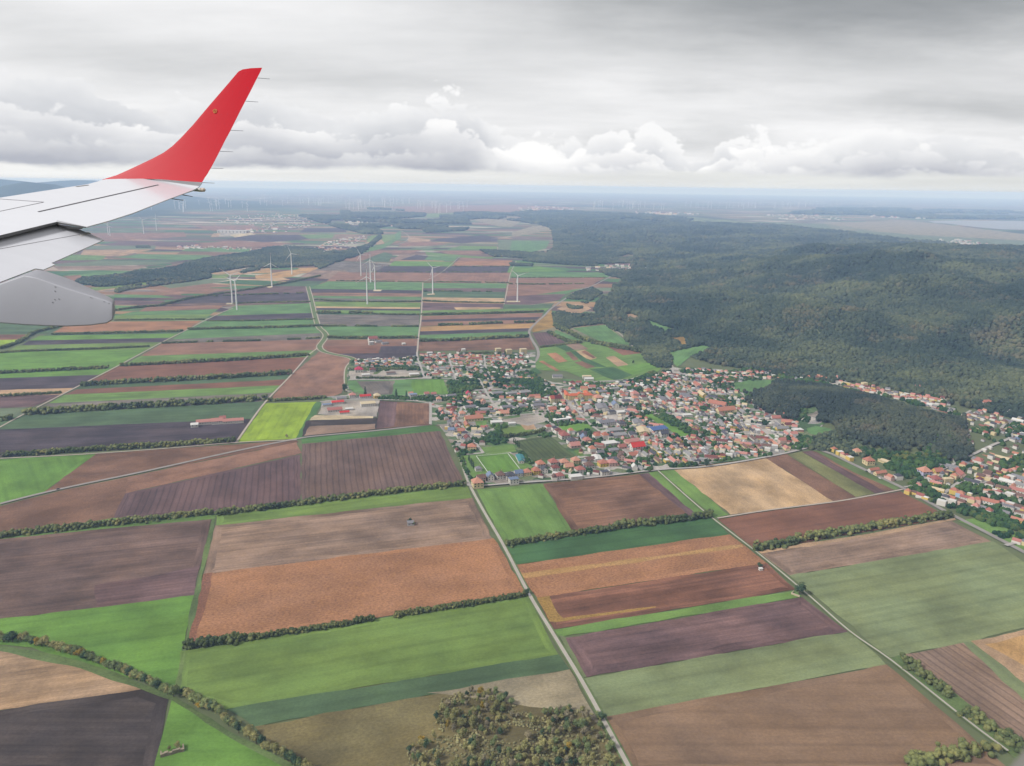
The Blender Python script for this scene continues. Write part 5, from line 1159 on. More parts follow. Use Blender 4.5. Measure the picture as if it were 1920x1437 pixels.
for (x, y, t, r, w, s) in ((1758, 923, 'long', 'beige', 'y', .9), (1788, 926, 'hip', 'orange', 'y', 1.2), (1800, 932, 'hip', 'orange', 'b', 1.2), (1812, 938, 'long', 'red', 'w', .9), (1832, 943, 'hip', 'orange', 'p', 1.1), (1855, 946, 'long', 'orange', 'w', 1.2), (1868, 953, 'long', 'red', 'w', 1.0), (1772, 938, 'hip', 'dark grey', 'w', 1.1), (1765, 947, 'flat', 'white', 'w', 1.2), (1785, 945, 'flat', 'white', 'w', 1.0), (1890, 958, 'block', 'grey', 'w', .8), (1912, 970, 'block', 'brown', 'w', .8), (1775, 903, 'flat', 'white', 'w', 1.0), (1838, 900, 'gable', 'brown', 'y', 1.2), (1850, 896, 'gable', 'brown', 'p', 1.2), (1822, 908, 'long', 'dark grey', 'w', 1.1), (1855, 914, 'hip', 'brown', 'w', 1.2), (1880, 920, 'long', 'brown', 'c', 1.0), (1908, 925, 'long', 'red', 'w', 1.2), (1887, 908, 'long', 'white', 'w', 1.1), (1915, 915, 'long', 'grey', 'w', 1.1),
  (1805, 877, 'tent', 'orange', 'c', 1.1), (1833, 872, 'tent', 'red', 'w', 1.5), (1812, 863, 'hip', 'red', 'w', 1.1), (1828, 857, 'long', 'white', 'w', 1), (1836, 853, 'gable', 'pink', 'p', 1.1), (1863, 856, 'tent', 'red', 'w', 1.4), (1853, 843, 'flat', 'beige', 'y', 1.1), (1844, 838, 'hip', 'red', 'w', 1), (1876, 833, 'gable', 'red', 'c', 1.2), (1893, 838, 'hip', 'dark grey', 'w', 1.1), (1860, 832, 'low', 'grey', 'w', 1), (1905, 829, 'hip', 'blue grey', 'w', 1.2), (1912, 836, 'hip', 'grey', 'w', 1.2), (1890, 846, 'low', 'white', 'w', 1.2), (1880, 866, 'long', 'beige', 'c', 1.3), (1865, 872, 'low', 'beige', 'c', 1), (1745, 893, 'hip', 'red', 'w', .9), (1768, 877, 'hall', 'grey', 'w', .6), (1785, 880, 'long', 'grey', 'w', 1), (1838, 815, 'hip', 'grey', 'w', 1.2), (1852, 800, 'hip', 'beige', 'w', 1.2), (1862, 790, 'hip', 'dark red', 'w', 1.1), (1905, 778, 'hip', 'white', 'w', 1.1), (1908, 793, 'long', 'white', 'w', 1.1), (1884, 817, 'flat', 'white', 'w', .9), (1818, 803, 'hip', 'grey', 'w', 1.1), (1812, 792, 'hip', 'beige', 'y', 1.0), (1828, 783, 'hip', 'brown', 'w', 1.2)):
    house(x, y, t, r, w, (1, .25), s*.82)
# the eastern settlement down to the picture edge
for txt, n_ in (('1795,792 1830,778 1860,770', 8), ('1800,800 1850,785 1900,770', 11), ('1815,812 1870,798 1925,785', 11), ('1835,824 1880,812 1925,800', 9), ('1845,845 1885,822', 7), ('1855,850 1895,830 1922,815', 11), ('1800,866 1850,848', 8), ('1810,875 1865,858 1900,845', 12), ('1825,884 1880,868 1925,852', 12), ('1740,902 1800,882', 9), ('1750,912 1815,890', 9), ('1840,897 1880,890 1925,880', 9), ('1830,905 1880,903 1925,898', 11), ('1850,922 1925,938', 8), ('1875,945 1925,962', 7), ('1800,945 1860,965', 7), ('1893,975 1925,985', 4), ('1700,925 1740,938', 4), ('1870,838 1925,832', 7), ('1905,1018 1925,1025', 3)):
    hrow(txt, n_, 'slope', 'village', turn=(1, .3))
# hillside quarter behind the pines
for txt, n_ in (('1574,720 1640,733', 14), ('1588,730 1655,744', 14), ('1640,733 1722,750', 15), ('1655,742 1735,760', 15), ('1700,742 1768,755', 14), ('1712,752 1772,765', 11), ('1725,762 1792,778', 14), ('1745,772 1802,786', 10), ('1395,699 1462,706', 14), ('1460,703 1572,714', 20), ('1285,696 1400,703', 20), ('1240,704 1380,711', 22), ('1258,710 1330,716', 11), ('1330,712 1400,708', 10), ('1390,706 1420,712', 5)):
    hrow(txt, n_, 'slope', 'village', knoll=False, turn=(1, .2))
house(1848, 763, 'block', 'orange', 'w', sc=1.1, label='large orange roofed house alone in the wood on the slope'); house(1716, 730, 'hip', 'red', 'w'); house(1730, 731, 'hip', 'red', 'p', sc=1.4, label='pink house with a red roof at the top edge of the hillside quarter'); house(1620, 726, 'tower', 'beige', 'c', sc=.8)
# farms among the fields
for (x, y, t, r, w, s, l) in ((383, 796, 'long', 'pink', 'w', 1.15, 'leftmost long pink roofed barn of the farm by the lime field'), (408, 795, 'barn', 'pink', 'w', 1.0, 'middle pink roofed barn of the farm by the lime field'), (418, 790, 'gable', 'red', 'w', 1.0, 'red roofed farmhouse behind the pink barns'), (432, 794, 'long', 'pink', 'w', 1.1, 'right pink roofed barn of the farm by the lime field'), (449, 793, 'barn', 'pink', 'w', .8, 'small pink barn at the right end of the farm'), (365, 801, 'shed', 'white', 'w', 1.3, 'pale shed at the left end of the pink roofed farm'),
  (699, 640, 'barn', 'red', 'w', 1.3, 'red roofed barn of the farm below the dark hedge'), (710, 643, 'bigflat', 'grey', 'w', .6, 'grey farm hall right of the red barn'), (722, 646, 'bigflat', 'grey', 'g', .6, 'pale grey farm shed at the end of the farmyard'), (696, 647, 'flat', 'white', 'w', 1.2, 'white farm shed in front of the red roofed barn'), (757, 647, 'shed', 'white', 'w', 1.0, 'small white shed on the farm lane'),
  (633, 758, 'hall', 'scarlet', 'w', .85, 'scarlet roofed hall in the depot by the lime field'), (690, 762, 'bigflat', 'beige', 'w', .95, 'large cream flat hall in the depot yard'), (613, 762, 'hall', 'blue grey', 'w', .6, 'blue grey depot shed beside the scarlet hall'), (640, 750, 'hall', 'grey', 'w', .7, 'grey depot hall behind the scarlet one'), (628, 773, 'long', 'red', 'w', 1.2, 'long red shed along the depot front'), (655, 770, 'bigflat', 'white', 'w', .5, 'small white depot hall left of the cream hall'), (661, 746, 'hip', 'pink', 'w', 1.2, 'pink roofed depot office at the back road'), (685, 747, 'long', 'scarlet', 'w', 1.0, 'bright red roofed building between dark conifers'), (707, 747, 'hip', 'beige', 'y', 1.2, 'cream house at the right end of the depot lane'), (646, 777, 'long', 'scarlet', 'w', .8, 'short red rack at the depot front'),
  (775, 747, 'flat', 'blue grey', 'w', 1.3, 'house with dark solar panels by the meadow'), (770, 743, 'gable', 'orange', 'w', .9, 'orange gabled house behind the solar panel house'), (800, 743, 'gable', 'red', 'w', .9, 'red gabled house at the meadow edge'), (813, 742, 'low', 'red', 'w', .9, 'low red roofed house right of the gabled meadow house'),
  (770, 985, 'shed', 'grey', 'g', .9, 'small grey stone hut on the green island in the ploughed field'), (1426, 1070, 'shed', 'white', 'w', .45, 'tiny white wayside hut in the brown field'), (897, 884, 'hip', 'grey', 'w', .9, 'small grey roofed hut beside the football pitch poplars')):
    house(x, y, t, r, w, (1, -.08), s, l, name='barn' if 'barn' in l else 'hall' if 'hall' in l else 'shed' if ('shed' in l or 'hut' in l or 'rack' in l) else 'house', cat='barn' if 'barn' in l else 'hall' if 'hall' in l else 'shed' if ('shed' in l or 'hut' in l or 'rack' in l) else 'house')
# everything else that fills the blocks between the streets: small houses, sheds, garages
ROADP = np.vstack([np.array([[np.interp(t, np.linspace(0, 1, len(P(s))), [q[0] for q in P(s)]), np.interp(t, np.linspace(0, 1, len(P(s))), [q[1] for q in P(s)])] for t in np.linspace(0, 1, 80)]) for s in STREETS])
NOGO = [P(q) for q in ('652,715 832,712 841,740 706,744 660,735 653,724', '867,856 904,841 961,835 968,848 1000,878 885,899', '936,803 984,800 1005,814 945,822', '962,829 1031,818 1080,858 1000,867', '1046,800 1096,793 1112,804 1060,813', '1206,779 1220,776 1297,818 1276,821', '655,697 785,694 790,710 655,713', '1376,725 1400,715 1452,716 1446,735 1424,741 1390,741 1377,733', '1512,806 1530,801 1556,806 1564,815 1538,820 1516,815', '1235,778 1260,782 1290,800 1310,815 1296,818 1262,800 1230,784', '918,790 950,800 945,820 955,832 925,836 908,826 925,812')]
def infill(poly, sp, keep, knoll=False, turn=(1, .15)):
    w = np.array([flat(x, y)[:2] for x, y in P(poly)]) if not knoll else np.array([ground(x, y, False)[:2] for x, y in P(poly)])
    A, B = np.meshgrid(np.arange(w[:, 0].min(), w[:, 0].max(), sp), np.arange(w[:, 1].min(), w[:, 1].max(), sp*.9)); A = A.ravel()+RNG.uniform(-.35, .35, A.size)*sp; B = B.ravel()+RNG.uniform(-.35, .35, B.size)*sp
    m = inside(w, A, B) & (RNG.random(A.size) < keep)
    for a, b in zip(A[m], B[m]):
        z = float(height(a, b)); x, y = project((a, b, z))
        if np.min((ROADP[:, 0]-x)**2+((ROADP[:, 1]-y)*1.8)**2) < 14 or any(inside(q, [x], [y])[0] for q in NOGO): continue
        r = random.choices(['orange', 'red', 'dark red', 'brown', 'grey', 'dark grey', 'white', 'beige', 'pink'], [2.2, 2, 1.6, 2.2, 5, 2, 4.2, 2, 2])[0]
        t = random.choices(['low', 'gable', 'hip', 'shed', 'flat', 'long'], [4, 3, 2, 3, 2, 1])[0]
        if r in ('white', 'beige') and t not in ('shed', 'flat'): t = random.choice(['flat', 'shed', 'low'])
        d = random.choice([turn, turn, (-turn[1]*1.2, 1)])
        HOUSES.append(dict(x=x, y=y, t=t, roof=r, wall=random.choice('wwwwwcgp'), ang=wang(x, y, *d), sc=random.uniform(.55, .85), sx=1, label=None, p=np.array([a, b, z]), name='house', cat='house', c=random.choice(RC[r])))
infill('1130,722 1240,704 1380,706 1440,735 1500,800 1490,840 1440,854 1230,878 1190,862 1130,800 1095,765', 17, .80)
infill('1020,715 1110,722 1140,730 1100,765 1190,862 1200,880 1100,895 1000,903 985,885 1085,862 1040,815 1000,775', 19, .60)
infill('810,762 900,735 1030,735 1060,760 1010,776 930,790 900,830 870,850 835,805', 20, .60); infill('790,664 1000,662 985,700 1010,712 900,715 855,712 800,708', 17, .62); infill('662,676 782,673 782,690 662,690', 17, .6)
infill('885,905 1000,890 1100,880 1230,866 1330,858 1430,850 1440,855 1230,880 1100,896 960,906 890,911', 18, .5)
infill('1790,800 1830,770 1925,765 1925,990 1850,960 1770,935 1720,915 1745,890 1800,860', 24, .55, True, (1, .3)); infill('1578,718 1650,728 1770,748 1806,788 1740,772 1650,746', 19, .6, True); infill('1240,702 1400,700 1570,712 1565,720 1440,714 1300,716', 20, .55, True)
# distant places: specks of houses
def specks(poly, n_, sc=1.0):
    q = np.array(P(poly)); c = 0
    while c < n_:
        x, y = RNG.uniform(q[:, 0].min(), q[:, 0].max()), RNG.uniform(q[:, 1].min(), q[:, 1].max())
        if not inside(q, [x], [y])[0]: continue
        c += 1; r = random.choice(['white', 'white', 'beige', 'grey', 'orange', 'red', 'pink', 'brown'])
        HOUSES.append(dict(x=x, y=y, t=random.choice(['flat', 'low', 'long', 'hip']), roof=r, wall='w', ang=random.uniform(-.4, .4), sc=sc*random.uniform(.6, 1.1), sx=1, label=None, p=ground(x, y), name='house', cat='house', c=random.choice(RC[r]), far=True))
specks('403,416 440,405 520,401 560,403 610,410 625,416 600,426 540,430 520,434 480,426 430,420', 170, 1.5); specks('420,433 520,430 545,436 470,440', 24, 1.8); specks('590,466 610,456 640,448 690,442 685,450 650,462 620,474 595,476', 90, 1.3)
specks('338,466 420,464 480,466 560,462 592,468 588,472 500,467 470,471 400,467 345,468', 60, 1.2); specks('330,463 375,461 378,466 330,468', 24, 1.2); specks('640,470 668,464 690,462 688,466 660,470', 12, 1.2); specks('645,414 690,411 690,420 650,423', 22, 2); specks('695,420 725,420 740,426 700,424', 14, 1.8)
specks('1100,503 1120,500 1170,497 1200,501 1255,499 1250,503 1200,508 1180,513 1150,507 1100,509', 70, 1.15); specks('1010,478 1060,486 1110,490 1090,496 1030,488', 26, 1.0); specks('965,390 1010,387 1080,391 1070,397 980,396', 60, 3.2); specks('1180,398 1230,398 1310,402 1300,404 1190,402', 30, 3.0); specks('1440,404 1500,402 1600,410 1590,414 1500,414 1450,410', 70, 2.4)
specks('1740,458 1760,450 1800,450 1850,458 1840,465 1790,466', 80, 1.5); specks('1840,458 1880,461 1890,466 1850,466', 18, 1.3); specks('1620,405 1740,407 1735,411 1640,409', 40, 3.0)
HOUSES.append(dict(x=437, y=437, t='bigflat', roof='white', wall='w', ang=-.05, sc=3.2, sx=2.6, label='huge long white warehouse on the far plain left of the town', p=ground(437, 437), name='warehouse', cat='warehouse', c=(232, 232, 230)))
HOUSES.append(dict(x=503, y=412, t='tower', roof='white', wall='w', ang=.1, sc=2.2, sx=1, label='tall white silo tower in the far town', p=ground(503, 412), name='silo', cat='silo', c=(226, 224, 220)))
# keep the ones that show largest as things, the rest as one mass
def shows(h): d = h['p']-EYE; return HT[h['t']][0]*h['sc']*h['sx']/np.linalg.norm(d)
for h in HOUSES: h['s'] = shows(h)+(10 if h['label'] else 0)
spaced = []
for h in sorted(HOUSES, key=lambda h: -h['s']):             # drop houses that would stand inside another
    if h['label'] or h.get('far') or all((h['p'][0]-q['p'][0])**2+(h['p'][1]-q['p'][1])**2 > (.33*(HT[h['t']][0]*h['sc']+HT[q['t']][0]*q['sc']))**2 for q in spaced): spaced.append(h)
spaced.sort(key=lambda h: -h['s']); things, rest = spaced[:296], spaced[296:]
MARKS = [('yellow church', 1047, 752), ('long yellow school', 1085, 742), ('football clubhouse', 978, 862), ('football pitch corner', 890, 895), ('blue roofed hall', 1232, 810), ('scarlet roofed hall', 1194, 844), ('sandy field tree', 1324, 876), ('lilac house', 1732, 892), ('bright yellow house', 1791, 854), ('magenta red barn', 878, 743), ('white field edge hall', 1079, 898), ('village edge bend', 807, 778), ('beige apartment blocks', 955, 663), ('pink red yard hall', 690, 700), ('striped roof barn', 1658, 868), ('big orange block', 1430, 756), ('long yellow building', 1316, 744), ('sandy field road fork', 1515, 842), ('upper right street', 1890, 830), ('long white hall', 1143, 836)]
used = {}
shape = {'gable': 'gabled house', 'low': 'low house', 'hip': 'hipped house', 'tent': 'pyramid roofed house', 'flat': 'flat roofed house', 'long': 'long house', 'hall': 'hall', 'bigflat': 'flat hall', 'shed': 'lean-to house', 'block': 'large block', 'barn': 'barn', 'tower': 'tall block'}
todo = {}
for h in things:
    if h['label']: continue
    m = min(MARKS, key=lambda m: (m[1]-h['x'])**2+((m[2]-h['y'])*1.6)**2); key = (h['roof'], shape[h['t']], WN[h['wall']], m[0])
    todo.setdefault(key, []).append(((m[1]-h['x'])**2+((m[2]-h['y'])*1.6)**2, h))
for key, L in todo.items():
    L.sort(key=lambda q: q[0])
    for i, (d, h) in enumerate(L):
        roof = '' if 'roofed' in key[1] else ' roofed'
        sh = key[1].replace('pyramid roofed', 'pyramid').replace('flat roofed', 'flat')
        h['label'] = f'{key[0].replace(" ", "-")}-roofed {key[2].replace(" ", "-")} {sh} close to the {key[3]}' if len(L) == 1 else f'{key[0].replace(" ", "-")}-roofed {key[2].replace(" ", "-")} {sh}, {ORD[i] if i < 20 else nth(i)}{" nearest" if i else ""} such to the {key[3]}'
def place(h):
    r = bpy.data.objects.new(h['name'], None); COL.objects.link(r); r.location = (h['p'][0], h['p'][1], h['p'][2]+1.7); r.rotation_euler = (0, 0, h['ang']); r.scale = (h['sc']*h['sx'], h['sc'], h['sc'])
    wm, rm, cm_ = HM[h['t']]
    obj('wall', wm, r, color=alb(WC[h['wall']])); ro = obj('roof', rm, r, color=alb(h['c']))
    if cm_: obj('chimney', cm_, ro)
    return tag(r, h['label'], h['cat'], 'buildings of the village')
for h in things: place(h)
# the remaining small ones
bm_v, bm_f, bm_c = [], [], []
for h in rest:
    L, Wd, hh, rise, kd = HT[h['t']]; s = h['sc']; L *= s*h['sx']; Wd *= s; hh *= s; rise *= s; a, b = L/2, Wd/2; i = len(bm_v); ca, sa = math.cos(h['ang']), math.sin(h['ang'])
    loc = [(-a, -b, -3), (a, -b, -3), (a, b, -3), (-a, b, -3), (-a, -b, hh), (a, -b, hh), (a, b, hh), (-a, b, hh), (-a if kd == 'gable' else -a*.2, 0, hh+rise+.3), (a if kd == 'gable' else a*.2, 0, hh+rise+.3)]
    bm_v += [(h['p'][0]+x*ca-y*sa, h['p'][1]+x*sa+y*ca, h['p'][2]+1.7+z) for x, y, z in loc]
    fs = [(0, 1, 5, 4), (1, 2, 6, 5), (2, 3, 7, 6), (3, 0, 4, 7)]; fr = [(4, 5, 9, 8), (5, 6, 9), (6, 7, 8, 9), (7, 4, 8)]
    bm_f += [tuple(j+i for j in f) for f in fs+fr]; bm_c += [alb(WC[h['wall']])]*4+[alb(h['c'])]*4
kk = NT('far_house'); at = kk.node('ShaderNodeAttribute'); at.attribute_name = 'col'; kk.out(at.outputs['Color'])
me = mesh('houses', bm_v, bm_f, [kk.m]); ca_ = me.color_attributes.new('col', 'FLOAT_COLOR', 'CORNER')
for p, c in zip(me.polygons, bm_c):
    for l in p.loop_indices: ca_.data[l].color = (*c, 1)
tag(obj('houses', me), kind='stuff')
# the church
ch = bpy.data.objects.new('church', None); COL.objects.link(ch); p = ground(1042, 756, False); ch.location = (p[0], p[1], 1.7); ch.rotation_euler = (0, 0, wang(1042, 756, 1, -.05)); tag(ch, 'yellow church with a dark red roof and a slim bell tower', 'church')
wm, rm, _ = roofed(24, 12, 10, 6, 'gable'); obj('wall', wm, ch, color=alb((238, 222, 180))); obj('roof', rm, ch, color=alb((112, 58, 56)))
wm, rm, _ = roofed(9, 16, 11, 5, 'gable'); tr = obj('transept', wm, ch, loc=(-9, -1.5, 0), color=alb((238, 222, 180))); obj('roof', rm, tr, color=alb((172, 84, 68)))
v, f = [], []; box(v, f, (0, 0, 9), (5, 5, 24)); tw = obj('tower', mesh('tower', v, f, [WALL]), ch, loc=(15, 2, 0), color=alb((236, 230, 214)))
v, f = [], []; tube(v, f, (0, 0, 21), (0, 0, 31), 3.2, .15, 8); obj('spire', mesh('spire', v, f, [ROOF]), tw, color=alb((128, 92, 84)))
# the school: a U of wings
sc_ = bpy.data.objects.new('school', None); COL.objects.link(sc_); p = ground(1085, 750, False); sc_.location = (p[0], p[1], 1.7); sc_.rotation_euler = (0, 0, wang(1085, 750, 1, -.03)); tag(sc_, 'long yellow school with orange roofs and rows of windows', 'school')
for nm, L, lx, ly, rot in (('front_wing', 54, 4, 0, 0), ('side_wing', 34, -24, 17, math.pi/2), ('rear_wing', 26, 22, 18, math.pi/2)):
    wm, rm, cm_ = roofed(L, 11, 9.6, 4.2, 'hip'); w_ = obj(nm, wm, sc_, loc=(lx, ly, 0), rz=rot, color=alb((238, 214, 156))); obj('roof', rm, w_, loc=(0, 0, .02*abs(rot)), color=alb((208, 112, 76)))
wm, rm, _ = roofed(12, 12.6, 12, 3.5, 'gable'); w_ = obj('gable_front', wm, sc_, loc=(2, -.4, 0), rz=math.pi/2, color=alb((240, 218, 164))); obj('roof', rm, w_, color=alb((210, 116, 80)))
# the clubhouse
cl = bpy.data.objects.new('clubhouse', None); COL.objects.link(cl); p = ground(976, 864, False); cl.location = (p[0], p[1], 1.7); cl.rotation_euler = (0, 0, wang(976, 864, .55, 1)); tag(cl, 'teal roofed clubhouse beside the football pitch', 'clubhouse')
for nm, L, Wd, lx, ly in (('main_hall', 22, 12, -4, 0), ('annex', 10, 9, 13, -2)):
    wm, rm, _ = roofed(L, Wd, 4, 1.6, 'gable'); w_ = obj(nm, wm, cl, loc=(lx, ly, 0), color=alb(WC['w'])); obj('roof', rm, w_, color=alb((70, 138, 142)))
# the curved white building
v, f = [], []; box(v, f, (0, 0, 2), (36, 6, 8)); box(v, f, (15.2, 5.2, 2.1), (6, 14, 8.4)); box(v, f, (-16.2, 4.2, 1.9), (5, 9, 7.6)); p = ground(1056, 792, False)
tag(obj('pavilion', mesh('pavilion', v, f, [simple('white_render', (238, 236, 232))]), loc=(p[0], p[1], 1.7), rz=wang(1056, 792, 1, -.12)), 'white U shaped flat pavilion above the village green', 'pavilion')
# ruined wall, wedge wall
v, f = [], []; q = [ground(x, y) for x, y in P('301,1421 346,1408')]; d = q[1]-q[0]; L = np.linalg.norm(d[:2]); a = math.atan2(d[1], d[0])
for i in range(6): box(v, f, ((i+.5)*L/6-L/2, .3*math.sin(i*2.1), 1.1), (L/6-.05, 2.0+.4*math.sin(i*1.7), 3.9+.9*math.sin(i*2.3)))
box(v, f, (-L/2+.6, 3, .5), (1.2, 5, 3)); box(v, f, (L/2-.6, 3, .8), (1.2, 5, 4))
tag(obj('ruined_wall', mesh('ruined_wall', v, f, [simple('old_concrete', (160, 148, 128), .95, .05, .25, .5)]), loc=((q[0]+q[1])/2+np.array([0, 0, .3])), rz=a), 'ruined pale concrete wall in the bright green field', 'ruin')
v, f = [], []; box(v, f, (0, 0, .5), (10, .5, 2.2)); box(v, f, (-4.6, 3.4, .4), (.5, 6.2, 2.0)); p = ground(1491, 1118)
tag(obj('corner_wall', mesh('corner_wall', v, f, [simple('pale_wall', (206, 190, 164))]), loc=(p[0], p[1], 1.2), rz=-.75), 'pale corner wall under the big dark tree at the track crossing', 'wall')
# cars
def car(x, y, dx, dy, c, label):
    r = bpy.data.objects.new('car', None); COL.objects.link(r); p = ground(x, y, False); r.location = (p[0], p[1], p[2]+1.25); r.rotation_euler = (0, 0, wang(x, y, dx, dy)); tag(r, label, 'car', 'cars on the roads')
    v, f = [], []; prof = [(-2.2, .3), (2.2, .3), (2.25, .8), (1.3, .95), (.7, 1.5), (-1.3, 1.5), (-2.0, 1.0), (-2.25, .9)]; n = len(prof)
    v += [(x_, -.88, z_) for x_, z_ in prof]+[(x_, .88, z_) for x_, z_ in prof]; f += [tuple(range(n)), tuple(range(2*n-1, n-1, -1))]+[(i, i+n, (i+1) % n+n, (i+1) % n) for i in range(n)]
    obj('body', mesh('body', v, f, [by_object_car]), r, color=alb(c))
    for sx_ in (-1.4, 1.4):
        for sy in (-.8, .8):
            v, f = [], []; tube(v, f, (sx_, sy-.12, .34), (sx_, sy+.12, .34), .34, .34, 10); obj('wheel', mesh('wheel', v, f, [DARK]), r)
by_object_car = by_object('car_paint', .35, .03, .5, .5)
for a in ((109, 919, 1, -.24, (58, 58, 62), 'dark car on the long road through the brown fields'), (1625, 886, 1, .5, (50, 52, 56), 'dark car on the main road beside the roadside houses'), (1649, 899, 1, .5, (226, 220, 214), 'white car on the main road verge'), (1703, 921, 1, .5, (212, 190, 160), 'pale car at the street mouth'), (875, 886, .4, 1, (60, 62, 70), 'dark car on the lane beside the pitch'), (992, 1118, .5, 1, (200, 200, 205), 'silver car on the concrete lane near the orange field'), (1050, 572, 1, -.7, (230, 230, 230), 'white car on the bend of the hill road'), (1022, 590, .5, -.5, (60, 60, 66), 'dark car on the hill road above the orange meadow')): car(*a)
# ------------------------------------------------------------------ garden trees of the village: one leafy mass
road_px = np.vstack([np.array([[np.interp(t, np.linspace(0, 1, len(P(s))), [q[0] for q in P(s)]), np.interp(t, np.linspace(0, 1, len(P(s))), [q[1] for q in P(s)])] for t in np.linspace(0, 1, 60)]) for s in STREETS+[R1]])
HP = np.array([h['p'][:2] for h in spaced if not h.get('far')]); HR = np.array([HT[h['t']][0]*h['sc']*.42 for h in spaced if not h.get('far')])
gp, gs = [], []
GREENS = [P(q) for q in ('652,715 832,712 841,740 706,744 660,735 653,724', '867,856 904,841 961,835 968,848 1000,878 885,899', '936,803 984,800 1005,814 945,822', '962,829 1031,818 1080,858 1000,867', '1046,800 1096,793 1112,804 1060,813', '1206,779 1220,776 1297,818 1276,821', '655,697 785,694 790,710 655,713', '930,790 1010,778 1030,790 990,800', '1055,745 1075,748 1095,775 1080,785 1068,770', '1376,725 1400,715 1452,716 1446,735 1424,741 1390,741 1377,733', '1512,806 1530,801 1556,806 1564,815 1538,820 1516,815')]
def garden(poly, sp, thin, rad=.5, avoid=True, nsc=35):
    a, s = fill(poly, sp, .3, rad, thin, nsc)
    u, v = pix(a); ok = np.ones(len(a), bool)
    for q in GREENS: ok &= ~inside(q, u, v)
    for i in range(len(a)):
        if np.min((road_px[:, 0]-u[i])**2+((road_px[:, 1]-v[i])*1.8)**2) < 9: ok[i] = False
        elif avoid and np.any((HP[:, 0]-a[i, 0])**2+(HP[:, 1]-a[i, 1])**2 < (HR+s[i]*.6)**2): ok[i] = False
    gp.append(a[ok]); gs.append(s[ok])
garden('660,676 782,672 846,668 980,668 1000,690 985,705 1036,722 1110,720 1178,715 1236,704 1440,706 1500,765 1520,800 1492,842 1440,856 1230,882 1100,897 960,908 890,912 868,880 830,800 810,760 712,748 690,742 840,741 835,712 655,712', 6.6, .54)
garden('868,680 905,690 1000,700 1030,718 1010,735 940,732 900,720 860,712', 8.5, .42); garden('838,714 880,708 895,715 905,730 870,738 845,742', 7.5, .15, .6); garden('915,705 1000,704 1026,722 1000,732 930,728', 7.5, .25, .6); garden('1010,712 1040,722 1048,740 1020,748 985,742 990,730', 7.5, .2, .6)
garden('918,790 950,800 945,820 955,832 925,836 908,826 925,812', 6.5, .05, .62); garden('1180,712 1225,700 1245,705 1225,722 1190,735 1165,730', 7.5, .15, .62); garden('1235,778 1260,782 1290,800 1310,815 1296,818 1262,800 1230,784', 6.8, .05, .6); garden('1110,848 1150,842 1156,858 1130,866 1105,858', 6.5, .1, .62); garden('1100,830 1130,830 1128,842 1100,843', 6.5, .1, .6)
garden('1330,712 1378,712 1370,740 1330,730', 7.5, .2, .62); garden('1300,770 1335,764 1340,780 1310,778', 7, .3); garden('1000,884 1100,880 1180,878 1250,866 1330,872 1230,882 1100,898 1000,906', 7, .42, .52); garden('1470,826 1500,812 1530,830 1512,842 1490,846', 6.5, .2, .6); garden('1690,920 1740,890 1800,830 1925,790 1925,1000 1850,980 1780,962', 8.0, .46, .5); garden('1720,920 1790,950 1850,985 1925,1000 1925,960 1850,945 1800,955 1740,925', 8, .42, .5); garden('1850,1000 1925,1000 1925,1015 1880,1012', 7, .3); garden('1600,845 1640,862 1700,905 1730,890 1790,860 1780,820 1720,860 1660,850', 7.5, .1, .62)
garden('1572,716 1650,726 1770,746 1806,790 1700,768 1600,742', 9, .55, .5); garden('1240,698 1400,694 1570,712 1560,720 1440,712 1300,718', 9.5, .5, .5); garden('1455,712 1510,712 1560,726 1600,745 1560,770 1500,760 1470,745', 7.2, .12, .62); garden('708,744 760,747 764,752 712,750', 6, .1, .6); garden('668,690 785,689 785,693 668,694', 6, .1, .55)
gp = np.vstack(gp); gs = np.concatenate(gs)
scatter('garden_trees', gp, gs, L_TREE, squash=1.15, sub=1, rough=.36)
# ------------------------------------------------------------------ wind turbines
TW = simple('turbine_white', (255, 255, 255), .5, .3, .02); TR = simple('turbine_red', (200, 90, 70), .5, .3, .02)
def blade_mesh(Lb):
    v, f, m = [], [], []; n = 12
    for i in range(n+1):
        t = i/n; c = .060*Lb*(1.0 if .12 < t else .55+t*3.7)*(1-.8*max(0, t-.12)/.88); th = max(.16, c*.22*(1-.5*t)) if t > .08 else c*.8
        v += [(-c*.35, -th/2, t*Lb), (c*.65, -th*.1, t*Lb), (c*.65, th*.1, t*Lb), (-c*.35, th/2, t*Lb)]
    for i in range(n):
        for k_ in range(4): f.append((i*4+k_, i*4+(k_+1) % 4, i*4+4+(k_+1) % 4, i*4+4+k_)); m.append(1 if i in (8, 10) else 0)
    f.append((n*4, n*4+1, n*4+2, n*4+3)); m.append(0)
    return mesh('blade', v, f, [TW, TR], m)
def turbine(bx, by, hx, hy, ang, yaw, label, bl=.445):
    p = ground(bx, by); d = np.linalg.norm((p-EYE)); dr = ray(hx, hy); ht = CAM_H+dr[2]*(p[1]/dr[1])
    r = bpy.data.objects.new('wind_turbine', None); COL.objects.link(r); r.location = p; r.rotation_euler = (0, 0, yaw); tag(r, label, 'wind turbine', 'wind turbines in the middle distance')
    v, f = [], []; tube(v, f, (0, 0, -2), (0, 0, ht-1.4), 2.9, 1.8, 16); obj('tower', mesh('tower', v, f, [TW], smooth=False), r)
    v, f = [], []; box(v, f, (0, 2.2, ht), (3.6, 9.5, 3.8)); na = obj('nacelle', mesh('nacelle', v, f, [TW]), r)
    v, f = [], []; tube(v, f, (0, 0, 0), (0, -2.6, 0), 1.7, .7, 12); hb = obj('hub', mesh('hub', v, f, [TW]), na, loc=(0, -2.6, ht))
    bm = blade_mesh(ht*bl)
    for j in range(3):
        b = obj('blade', bm, r, loc=(0, -3.9, ht)); b.rotation_euler = (0, ang+j*2*math.pi/3, 0)
